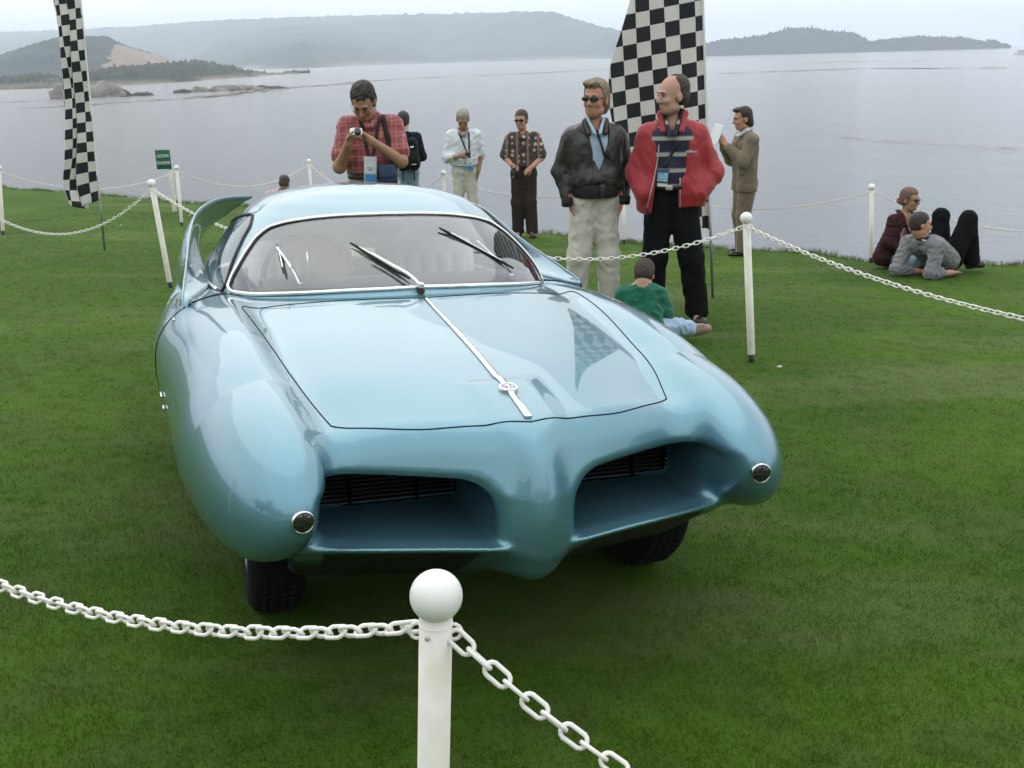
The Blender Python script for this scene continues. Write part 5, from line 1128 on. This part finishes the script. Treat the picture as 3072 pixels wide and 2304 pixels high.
p.add('body', p.b, p.skin); head_details(T, HR, 1.06, p.t, p.skin, (.16, .11, .07), shades=True); p.add('hair', hair_fld(T, HR, 1.07, 'long'), HAIRS['blond'], .0055)
inv = lambda P, T=T, HR=HR: (P-T((0, 0, 0)))@HR/1.06
sf = Fld(.03)
for q in (-1, 1): sf.c((q*.085, -.005, 1.34), (q*.08, -.005, 1.02), .108, .104); sf.c((0, -.01, 1.44), (q*.10, 0, 1.41), .062, .052)
sf.cut(lambda P: -(np.linalg.norm((P-[0, -.09, 1.52])/[.05, .09, .085], axis=1)-1)*.06, .01); sf.fold = (.0015, .10, 51); shp = p.add('shirt', sf, cloth('pale_blue_cotton', (.42, .54, .68)))
cf = Fld(.01)
for q in (-1, 1): cf.c((q*.022, -.125, 1.430), (q*.066, -.055, 1.525), .013, .012); cf.c((q*.066, -.055, 1.525), (q*.045, .055, 1.54), .012, .012)
p.add('collar', cf, MATS['pale_blue_cotton'], .006, shp)
f = Fld(.04)
for q in (-1, 1): f.c((q*.112, .0, 1.34), (q*.105, -.005, 1.07), .128, .130); f.c((0, .015, 1.475), (q*.185, .01, 1.405), .070, .072); limb(f, [(q*.200, .01, 1.395), (q*.290, .055, 1.15), (q*.235, -.02, .955)], [.078, .070, .060])
f.c((-.09, -.055, 1.09), (.09, -.055, 1.09), .10, .10)
def opening(P): # V of shirt, then closed lower down; the ribbed waist is separate
    z = P[:, 2]; w = np.interp(z, [1.12, 1.20, 1.36, 1.50, 1.6], [-.01, .022, .072, .092, .10]); return np.minimum(w-np.abs(P[:, 0]-.018), -P[:, 1]-.02)
f.cut(opening, .008).cut(lambda P: np.where(np.abs(P[:, 0]) < .24, 1.0, .90)-P[:, 2], .015).cut(lambda P: -(np.linalg.norm((P-[0, -.03, 1.58])/[.10, .10, .10], axis=1)-1)*.08, .01); f.fold = (.0042, .13, 52)
LEATHERB = mat('black_leather', (.014, .0125, .0115), .40, spec=.6, var=(7, (.026, .021, .018), .3), bump=(120, .35, .003), wrinkle=(13, .8, .016)); jk = p.add('leather_jacket', f, LEATHERB)
cf = Fld(.02)
for q in (-1, 1): cf.c((q*.070, -.100, 1.430), (q*.090, -.040, 1.515), .020, .018); cf.c((q*.090, -.040, 1.515), (q*.055, .075, 1.530), .018, .018)
p.add('jacket_collar', cf, LEATHERB, .007, jk)
MB().grid(np.array([[(.205*np.cos(a)*k, .165*np.sin(a)*k-.01, z) for z, k in ((1.055, 1.0), (1.03, 1.02), (1.0, 1.02), (.965, 1.0), (.955, .96))] for a in np.linspace(0, 6.2832, 90)])).build('ribbed_waistband', mat('rib_knit', (.012, .011, .011), .8, bump=(300, .6, .004)), jk)
MB().box((.03, -.185, 1.01), (.045, .012, .10), bev=.004).build('front_tab', LEATHERB, jk)
for q in (-1, 1): MB().tube([(q*.255, -.055, 0.955), (q*.25, -.045, .90)], .050, 12).build('cuff', MATS['rib_knit'], jk)
p.trousers(KHAKI2, r=(.126, .094, .086), waist_r=.120, fold=(.005, .14, 55)); p.shoes(SHOEB)
lz = np.linspace(1.47, 1.26, 8); strap(sf.front(np.interp(lz, [1.26, 1.47], [.055, .0]), lz, off=.008), .009, .004, LANY, 'lanyard', p.t); strap([(.065, -.150, 1.262), (.035, -.155, 1.30), (.085, -.150, 1.245)], .010, .006, LANY, 'folded_glasses', p.t)

p = globals().get('p'); isinstance(p, Person) and p.slim(p.sx)
# ---------------------------------------------------------------- man in red jacket
p = Person((1.295, 8.34), -.16, 1.068, 'balding man in an open red jacket and striped shirt with a neck badge', h=.0075, skin='fair', sx=0.90)
p.torso(wide=1.15); p.legs(hipx=.10, knees=((-.125, -.02, .50), (.175, -.035, .50)), ank=((-.145, .03, .085), (.235, -.02, .085))); HR = rotm(-1.02, .06, .0); hc = np.array((-.005, -.04, 1.665)); T = head_prims(p.b, hc, HR, 1.06, 1.1)
p.arm(p.b, (-.21, 0, 1.42), (-.30, .02, 1.13), (-.205, -.045, 1.0), [.045, .040, .030]); p.arm(p.b, (.20, 0, 1.39), (.325, .03, 1.12), (.20, -.055, .99), [.045, .040, .030]); fingers(p.b, (-.205, -.045, 1.0), (.35, .1, -.8), (.3, .9, 0), -1, .3); fingers(p.b, (.20, -.055, .99), (-.35, .1, -.8), (-.2, .9, 0), 1, .3)
p.add('body', p.b, p.skin); head_details(T, HR, 1.06, p.t, p.skin, (.10, .07, .05)); p.add('hair', hair_fld(T, HR, 1.06, 'bald'), HAIRS['brown'], .0055)
g = NG('striped_knit'); P = g.tc.outputs['Object']; sp = g.n('ShaderNodeSeparateXYZ', {'Vector': P}); v = g.math('FRACT', g.math('DIVIDE', sp.outputs['Z'], .112))
c = g.mix(g.math('LESS_THAN', g.math('ABSOLUTE', g.math('SUBTRACT', v, .30)), .115), (.012, .014, .035), (.36, .34, .28)); c = g.mix(g.math('LESS_THAN', g.math('ABSOLUTE', g.math('SUBTRACT', v, .445)), .03), c, (.10, .08, .22)); g.set(Base_Color=c, Roughness=.9, Sheen_Weight=.2)
sf = Fld(.03)
for q in (-1, 1): sf.c((q*.088, -.012, 1.36), (q*.085, -.015, 1.02), .116, .118); sf.c((0, -.01, 1.44), (q*.10, 0, 1.41), .062, .052)
sf.c((0, -.05, 1.16), (0, -.045, 1.03), .10, .10)
sf.cut(lambda P: -(np.linalg.norm((P-[0, -.10, 1.50])/[.045, .08, .085], axis=1)-1)*.06, .01).cut(lambda P: 1.03-P[:, 2], .01); sf.fold = (.0015, .10, 61); shp = p.add('striped_shirt', sf, g.m)
cf = Fld(.01)
for q in (-1, 1): cf.c((q*.018, -.130, 1.405), (q*.064, -.050, 1.515), .016, .016); cf.c((q*.064, -.05, 1.515), (q*.045, .055, 1.53), .016, .016)
p.add('collar', cf, g.m, .006, shp)
RED = mat('red_nylon', (.36, .014, .020), .55, sheen=.25, var=(5, (.30, .010, .016), .3), bump=(200, .15, .002), wrinkle=(9, .8, .016)); f = Fld(.045)
for q in (-1, 1): f.c((q*.115, .0, 1.33), (q*.130, -.005, 1.02), .120, .138); f.c((q*.130, -.005, 1.02), (q*.135, .0, .90), .138, .142); f.c((0, .015, 1.48), (q*.185, .01, 1.405), .072, .076); limb(f, [(q*.200, .01, 1.39), (q*(.285 if q < 0 else .335), .03, 1.12), (q*.225, -.085, .985)], [.084, .080, .070])
def opening2(P):
    z = P[:, 2]; l = np.interp(z, [.80, 1.0, 1.30, 1.48, 1.6], [-.165, -.135, -.085, -.085, -.10]); r = np.interp(z, [.80, .86, 1.0, 1.30, 1.48, 1.6], [.055, .06, .055, .050, .065, .09]); return np.minimum(np.minimum(P[:, 0]-l, r-P[:, 0]), -P[:, 1]-.02)
f.cut(opening2, .008).cut(lambda P: .86+.03*np.sin(P[:, 0]*9)-P[:, 2], .02).cut(lambda P: -(np.linalg.norm((P-[0, -.03, 1.585])/[.105, .10, .10], axis=1)-1)*.08, .01); f.fold = (.0045, .17, 62); jk = p.add('red_jacket', f, RED)
cf = Fld(.02); cb = Fld(.02)
for q in (-1, 1): cf.c((q*.072, -.10, 1.43), (q*.096, -.04, 1.545), .024, .024); cf.c((q*.096, -.04, 1.545), (q*.058, .08, 1.56), .024, .024); cb.c((q*.060, -.095, 1.43), (q*.080, -.035, 1.550), .022, .024); cb.c((q*.080, -.035, 1.55), (q*.045, .068, 1.57), .024, .022)
p.add('jacket_collar', cf, RED, .007, jk); p.add('collar_lining', cb, BLACKC, .007, jk)
ZIP = mat('zip_metal', (.55, .50, .47), .4, .6)
for xs_, zs_ in (([-.165, -.135, -.085, -.085], [.88, 1.0, 1.30, 1.46]), ([.058, .055, .050, .065], [.88, 1.0, 1.30, 1.46])):
    q = spline(np.c_[xs_, zs_], 26); side = np.sign(q[:, 0].mean()); pt = f.front(q[:, 0]+side*.010, q[:, 1], off=.003); MB().tube(pt, .0045, 6).build('zip', ZIP, jk)
zt = f.front([-.172], [.885], off=.004)[0]; MB().tube([zt, zt+[.0, -.004, -.05], zt+[.012, -.004, -.10]], .007, 6).build('zip_pull', BLACKC, jk)
em = f.front([.135], [1.285], off=.004)[0]; MB().box(em, (.085, .004, .012), rotm(0, 0, .03)).box(em+[0, -.001, .002], (.018, .005, .018)).build('emblem_wings', mat('emblem_silver', (.55, .57, .62), .3, .5), jk, smooth=False)
p.trousers(BLK, r=(.128, .096, .092), waist_r=.122, fold=(.005, .13, 65)); p.shoes(SHOEB, dirs=((-.25, -1, 0), (.25, -1, 0)))
MB().tube([(.190*np.cos(a), .140*np.sin(a)-.012, 1.035) for a in np.linspace(0, 6.2832, 40, endpoint=False)], .019, 6, closed=True, flat=(.3, 1)).build('belt', SHOEB, p.t); bx_ = sf.front([-.015], [1.04], off=.012)[0]; MB().box(bx_+[0, -.012, -.005], (.05, .008, .036), bev=.003).build('buckle', ZIP, p.t)
lz = np.linspace(1.36, 1.17, 8); strap(sf.front(np.interp(lz, [1.17, 1.36], [-.055, .045]), lz, off=.008), .011, .004, LANY, 'lanyard', p.t)
lc = sf.front([-.062], [1.105], off=.016)[0]; bo = MB().box(lc, (.083, .006, .135), rotm(0, 0, .08), bev=.002).build('badge', mat('badge_navy', (.03, .05, .09), .3, coat=.5), p.t); MB().box(lc+[0, -.0045, .005], (.072, .003, .062), rotm(0, 0, .08)).build('badge_picture', mat('badge_sky', (.10, .30, .52), .4, var=(40, (.45, .58, .68), .2)), bo, smooth=False); MB().box(lc+[0, -.0045, -.052], (.074, .003, .022), rotm(0, 0, .08)).build('badge_band', mat('badge_cream', (.66, .60, .46), .5), bo, smooth=False)

p = globals().get('p'); isinstance(p, Person) and p.slim(p.sx)
# ---------------------------------------------------------------- man in tan suit, seen from the side, with a folded paper
p = Person((2.86, 12.76), -math.pi/2+.15, .975, 'dark haired man in a tan suit reading a folded paper in profile', h=.010, skin='ruddy', sx=0.92)
p.torso(); p.legs(knees=((-.09, -.02, .50), (.09, -.03, .50)), ank=((-.095, .03, .085), (.10, -.03, .085))); HR = rotm(.0, .12); hc = np.array((0, -.055, 1.66)); T = head_prims(p.b, hc, HR, 1.07)
p.arm(p.b, (-.20, 0, 1.42), (-.24, -.10, 1.15), (-.10, -.27, 1.36), [.05, .046, .032]); p.arm(p.b, (.20, 0, 1.42), (.25, -.12, 1.16), (.09, -.29, 1.38), [.05, .046, .032]); fingers(p.b, (-.10, -.27, 1.36), (.35, -.45, .8), (.6, .5, .1), -1, .6); fingers(p.b, (.09, -.29, 1.38), (-.35, -.45, .8), (-.6, .5, .1), 1, .6)
p.add('body', p.b, p.skin); head_details(T, HR, 1.07, p.t, p.skin, (.03, .02, .015)); p.add('hair', hair_fld(T, HR, 1.04, 'long'), HAIRS['dark'], .008)
SUIT = cloth('tan_suit', (.185, .140, .095)); f = Fld(.04)
for q in (-1, 1): f.c((q*.100, .005, 1.34), (q*.092, .0, 1.08), .125, .118); f.c((q*.092, .0, 1.08), (q*.098, .0, .84), .118, .130); f.c((0, .015, 1.46), (q*.19, .01, 1.435), .078, .078)
limb(f, [(-.205, 0, 1.42), (-.245, -.10, 1.16), (-.125, -.235, 1.32)], [.080, .072, .058]); limb(f, [(.205, 0, 1.42), (.255, -.12, 1.17), (.115, -.255, 1.34)], [.080, .072, .058])
f.cut(lambda P: .80-P[:, 2], .012).cut(lambda P: -(np.linalg.norm((P-[0, -.06, 1.56])/[.085, .10, .10], axis=1)-1)*.08, .01); f.fold = (.006, .14, 71); p.add('suit_jacket', f, SUIT)
cf = Fld(.015)
for q in (-1, 1): cf.c((q*.02, -.11, 1.47), (q*.065, -.02, 1.535), .022, .020); cf.c((q*.065, -.02, 1.535), (q*.03, .06, 1.555), .020, .020)
p.add('shirt_collar', cf, cloth('white_shirt', (.62, .64, .68)), .008); p.trousers(SUIT, r=(.122, .090, .082)); p.shoes(SHOEB)
for q, w_ in ((-1, (-.112, -.252, 1.338)), (1, (.102, -.272, 1.36))): MB().tube([np.array(w_)+[q*.014, .02, -.02], np.array(w_)], .042, 10).build('shirt_cuff', MATS['white_shirt'], p.t)
pp = empty('folded_paper'); pp.location = p.t.matrix_basis @ Vector((-.02, -.375, 1.50)); pp.rotation_euler = (-.35, .15, p.t.rotation_euler.z+.5); tag(pp, 'pale blue folded paper held up by the man in the tan suit', 'paper')
MB().box((0, 0, 0), (.15, .008, .24), bev=.002).build('sheet', mat('paper_blue', (.50, .58, .70), .6, var=(30, (.66, .70, .76), .2)), pp); MB().box((.006, -.010, -.01), (.14, .004, .22)).build('sheet', mat('paper_white', (.70, .72, .74), .6), pp, smooth=False)

p.slim(p.sx)
# ---------------------------------------------------------------- boy sitting cross legged, back to the viewer
p = Person((.955, 7.46), math.pi-.12, 1.0, 'small boy in a green shirt sitting on the grass with his back turned', h=.0075, skin='fair')
b = p.b; HR = rotm(-.15, .62); hc = np.array((-.02, -.125, .475)); T = head_prims(b, hc, HR, .86)
for q in (-1, 1): b.c((q*.05, -.07, .36), (q*.05, .02, .14), .065, .07); b.c((0, -.075, .385), (q*.105, -.075, .365), .042, .042); b.c((q*.06, .02, .10), (q*.20, -.18, .10), .065, .045); b.c((q*.20, -.18, .10), (q*.02, -.26, .06), .045, .03); limb(b, [(q*.125, -.075, .355), (q*.165, -.12, .20), (q*.08, -.24, .15)], [.036, .032, .022]); fingers(b, (q*.08, -.24, .15), (-q*.5, -.8, -.1), (0, 0, -1), q, .4, .7)
b.c((0, -.08, .39), hc+HR@np.array((0, .03, -.05)), .042, .042); p.add('body', b, p.skin); head_details(T, HR, .86, p.t, p.skin, (.05, .03, .02)); p.add('hair', hair_fld(T, HR, .87, 'short'), HAIRS['brown'], .0055)
f = Fld(.035)
for q in (-1, 1): f.c((q*.062, -.07, .35), (q*.072, .01, .12), .083, .098); f.c((0, -.07, .375), (q*.115, -.075, .350), .056, .058); limb(f, [(q*.13, -.075, .345), (q*.178, -.12, .20), (q*.12, -.20, .165)], [.060, .060, .050])
f.cut(lambda P: -(np.linalg.norm((P-[0, -.11, .455])/[.055, .07, .055], axis=1)-1)*.05, .008).cut(lambda P: .03-P[:, 2], .01); f.fold = (.006, .11, 81); p.add('green_shirt', f, cloth('green_cotton', (.010, .135, .075)))
f = Fld(.03); f.c((-.06, .02, .10), (-.06, .02, .08), .10, .10); f.c((.06, .02, .10), (.06, .02, .08), .10, .10)
limb(f, [(-.07, .0, .095), (-.27, -.09, .10), (-.365, -.10, .085)], [.088, .066, .058]); limb(f, [(.07, .0, .095), (.24, -.20, .10), (.05, -.28, .08)], [.088, .066, .055]); f.cut(lambda P: .0-P[:, 2], .01); f.fold = (.006, .09, 82); p.add('jeans', f, DENIM2)
for c_, d_ in (((-.405, -.095, .07), (-.35, .10, .10)), ((.03, -.30, .05), (-.8, -.2, 0))):
    d_ = np.array(d_, float); d_ /= np.linalg.norm(d_); f = Fld(.02); f.c(np.array(c_)-d_*.01, np.array(c_)+d_*.085, .040, .034); f.c(np.array(c_)+[0, 0, .025], np.array(c_)+d_*.04+[0, 0, .02], .030, .026); f.cut(lambda P: .006-P[:, 2], .005); so = p.add('shoe', f, SHOET, .006)
    for k in range(3): MB().tube([np.array(c_)+d_*(.02+.018*k)+[0, .032, .035], np.array(c_)+d_*(.02+.018*k)+[0, -.032, .035]], .004, 5).build('lace', mat('lace_brown', (.16, .11, .07), .8), so)
strap([(.05*math.cos(a), -.085+.048*math.sin(a), .418-.015*math.sin(a)) for a in np.linspace(-.4, 3.6, 12)], .008, .004, LANY, 'lanyard', p.t)

# ---------------------------------------------------------------- woman in maroon sitting by the post
p = Person((4.33, 11.62), .35, 1.0, 'woman in a maroon cardigan and jeans sitting on the grass in dark glasses', h=.009, skin='tan')
b = p.b; HR = rotm(.38, .06); hc = np.array((.085, -.06, .755)); T = head_prims(b, hc, HR, .97, .92)
for q in (-1, 1): b.c((q*.065+.05, -.03, .50), (q*.07-.03, .03, .16), .080, .095); b.c((.06, -.03, .57), (q*.135+.06, -.03, .555), .048, .044)
b.c((.06, -.03, .56), hc+HR@np.array((0, .03, -.06)), .044, .043); limb(b, [(-.085, -.03, .545), (-.155, -.06, .31), (-.02, -.20, .20)], [.040, .036, .024]); limb(b, [(.20, -.03, .545), (.23, -.08, .32), (.16, -.22, .22)], [.040, .036, .024]); fingers(b, (-.02, -.20, .20), (.8, -.4, -.1), (0, 0, -1), -1, .5, .9); fingers(b, (.16, -.22, .22), (-.3, -.8, -.1), (0, 0, -1), 1, .5, .9)
limb(b, [(-.06, .03, .11), (.02, -.34, .12), (.30, -.22, .06)], [.08, .055, .035]); limb(b, [(.05, .03, .11), (.28, -.26, .13), (.42, -.06, .06)], [.08, .055, .035]); p.add('body', b, p.skin); head_details(T, HR, .97, p.t, p.skin, (.10, .06, .04), shades=True); p.add('hair', hair_fld(T, HR, .99, 'bun'), HAIRS['auburn'], .007)
MAR = cloth('maroon_knit', (.052, .018, .020)); f = Fld(.04)
for q in (-1, 1): f.c((q*.075+.05, -.025, .50), (q*.095-.03, .03, .14), .095, .125); f.c((.06, -.02, .565), (q*.14+.06, -.03, .545), .062, .060)
limb(f, [(-.09, -.03, .54), (-.17, -.06, .31), (-.05, -.185, .21)], [.066, .062, .046]); limb(f, [(.205, -.03, .54), (.242, -.08, .32), (.17, -.20, .23)], [.066, .060, .046])
f.cut(lambda P: np.minimum(np.interp(P[:, 2], [.30, .40, .58, .66], [-.02, .015, .055, .075])-np.abs(P[:, 0]-.075), -P[:, 1]-.02), .008).cut(lambda P: .03-P[:, 2], .02).cut(lambda P: -(np.linalg.norm((P-[.07, -.05, .645])/[.06, .08, .06], axis=1)-1)*.05, .01); f.fold = (.006, .10, 91); cg = p.add('cardigan', f, MAR)
for q in (-1, 1): MB().tube(spline(np.array([(.075+q*.012, -.150, .34), (.075+q*.05, -.125, .47), (.07+q*.075, -.06, .60), (.07+q*.045, .045, .635)]), 16), np.linspace(.018, .034, 16), 8, flat=(1, .5)).build('shawl_collar', MAR, cg)
tf = Fld(.03)
for q in (-1, 1): tf.c((q*.055+.05, -.035, .44), (q*.06-.01, .01, .2), .088, .095)
tf.cut(lambda P: P[:, 2]-.47, .01); p.add('camisole', tf, cloth('striped_top', (.40, .28, .27), (30, (.20, .10, .11), .1)))
f = Fld(.03); limb(f, [(-.06, .03, .11), (.02, -.34, .125), (.28, -.23, .065)], [.105, .073, .052]); limb(f, [(.05, .03, .11), (.28, -.26, .135), (.40, -.08, .065)], [.105, .073, .052]); f.cut(lambda P: .004-P[:, 2], .01); f.fold = (.005, .10, 92); p.add('jeans', f, DENIM)

p = globals().get('p'); isinstance(p, Person) and p.slim(p.sx)
# ---------------------------------------------------------------- man reclining on his elbows (body runs to picture right)
p = Person((4.36, 10.95), .60, 1.0, 'man in a grey sweatshirt and black trousers reclining on his elbows', h=.009, skin='ruddy')
b = p.b; HR = rotm(.95, .05, .1); hc = np.array((-.02, .03, .535)); T = head_prims(b, hc, HR, 1.0)
for q in (-1, 1): b.c((.05, q*.080, .31), (.36, q*.07, .14), .088, .088); b.c((.02, .0, .385), (.0, q*.165, .345), .055, .05); b.c((.36, q*.08, .13), (.46, q*.085, .12), .095, .09)
b.c((.02, .01, .38), hc+HR@np.array((0, .03, -.06)), .054, .052)
limb(b, [(-.005, -.175, .34), (-.10, -.20, .06), (.17, -.24, .05)], [.048, .044, .030]); limb(b, [(-.005, .175, .34), (-.16, .16, .06), (.02, .06, .045)], [.048, .044, .030]); fingers(b, (.17, -.24, .05), (.95, -.1, .0), (0, 0, -1), 1, .15); fingers(b, (.02, .06, .045), (.9, -.2, 0), (0, 0, -1), -1, .3)
KN = ((.56, -.14, .565), (.52, .16, .565)); AN = ((.72, -.13, .09), (.69, .20, .09)); limb(b, [(.44, -.085, .13), KN[0], AN[0]], [.085, .055, .038]); limb(b, [(.44, .085, .13), KN[1], AN[1]], [.085, .055, .038]); p.add('body', b, p.skin); head_details(T, HR, 1.07, p.t, p.skin, (.03, .02, .015)); p.add('hair', hair_fld(T, HR, 1.0, 'short'), HAIRS['dark'], .007)
f = Fld(.04)
for q in (-1, 1): f.c((.05, q*.095, .33), (.36, q*.085, .14), .118, .118); f.c((.03, 0, .38), (.005, q*.18, .34), .068, .068)
limb(f, [(-.005, -.18, .335), (-.115, -.205, .075), (.035, -.22, .065)], [.076, .070, .055]); limb(f, [(-.005, .18, .335), (-.175, .165, .075), (-.06, .10, .06)], [.076, .070, .055]); f.cut(lambda P: .002-P[:, 2], .01).cut(lambda P: P[:, 0]-.42, .01); f.fold = (.008, .10, 95); sw_ = p.add('sweatshirt', f, cloth('grey_marl', (.155, .160, .170), (60, (.20, .205, .215), .3)))
MB().tube([np.array((.0, .0, .425))+.062*(np.cos(a)*np.array((.72, 0, .35))+np.sin(a)*np.array((0, 1., 0)))*1.15 for a in np.linspace(0, 6.283, 22, endpoint=False)], .020, 8, closed=True).build('neck_band', BLACKC, sw_); MB().box((-.075, -.06, .40), (.004, .05, .010)).build('neck_label', WHITEP, sw_, smooth=False)
f = Fld(.035); limb(f, [(.43, -.085, .13), KN[0], np.array(AN[0])+[0, 0, .0]], [.112, .085, .085]); limb(f, [(.43, .085, .13), KN[1], np.array(AN[1])], [.112, .085, .085]); f.c((.40, -.05, .13), (.40, .05, .13), .115, .115); f.cut(lambda P: .03-P[:, 2], .01).cut(lambda P: np.minimum(.37-P[:, 0], .32-P[:, 2]), .01); f.fold = (.005, .12, 96); p.add('trousers', f, BLK)
p.an = AN; p.shoes(SHOEB, dirs=((1, -.25, 0), (1, -.1, 0)))

# ---------------------------------------------------------------- person sitting low beyond the roof
p = Person((-3.72, 17.35), .3, .98, 'person with brown hair in a pink floral top sitting low beyond the roof', h=.011, skin='tan')
b = p.b; HR = rotm(2.6, .35); hc = np.array((.10, -.05, .60)); T = head_prims(b, hc, HR, .95)
for q in (-1, 1): b.c((q*.065-.02, 0, .40), (q*.07-.05, .03, .12), .08, .09); b.c((.0, 0, .46), (q*.14-.01, 0, .43), .046, .044); limb(b, [(q*.16-.01, 0, .43), (q*.22, -.05, .22), (q*.12, -.22, .16)], [.04, .036, .024]); fingers(b, (q*.12, -.22, .16), (0, -1, 0), (0, 0, -1), q, .3, .9); limb(b, [(q*.06-.05, .0, .11), (q*.22, -.30, .16), (q*.02, -.38, .06)], [.08, .055, .035])
b.c((0, 0, .46), hc+HR@np.array((0, .03, -.06)), .044, .043); p.add('body', b, p.skin); head_details(T, HR, .95, p.t, p.skin); p.add('hair', hair_fld(T, HR, .97, 'full'), HAIRS['brown'], .009)
g = NG('pink_floral'); v_ = g.n('ShaderNodeTexVoronoi', {'Vector': g.tc.outputs['Object'], 'Scale': 26.0}).outputs['Color']; g.set(Base_Color=g.mix(g.n('ShaderNodeSeparateColor', {'Color': v_}).outputs[0], (.62, .60, .64), (.42, .10, .20)), Roughness=.85)
f = Fld(.04)
for q in (-1, 1): f.c((q*.072-.02, 0, .40), (q*.085-.05, .03, .10), .094, .115); f.c((0, 0, .455), (q*.145-.01, 0, .425), .060, .060); limb(f, [(q*.16-.01, 0, .425), (q*.21, -.04, .26)], [.060, .062])
f.cut(lambda P: .01-P[:, 2], .01); f.fold = (.006, .11, 99); p.add('floral_top', f, g.m)
f = Fld(.03)
for q in (-1, 1): limb(f, [(q*.06-.05, .0, .11), (q*.22, -.30, .165), (q*.03, -.37, .07)], [.10, .072, .055])
f.cut(lambda P: .004-P[:, 2], .01); p.add('jeans', f, DENIM)
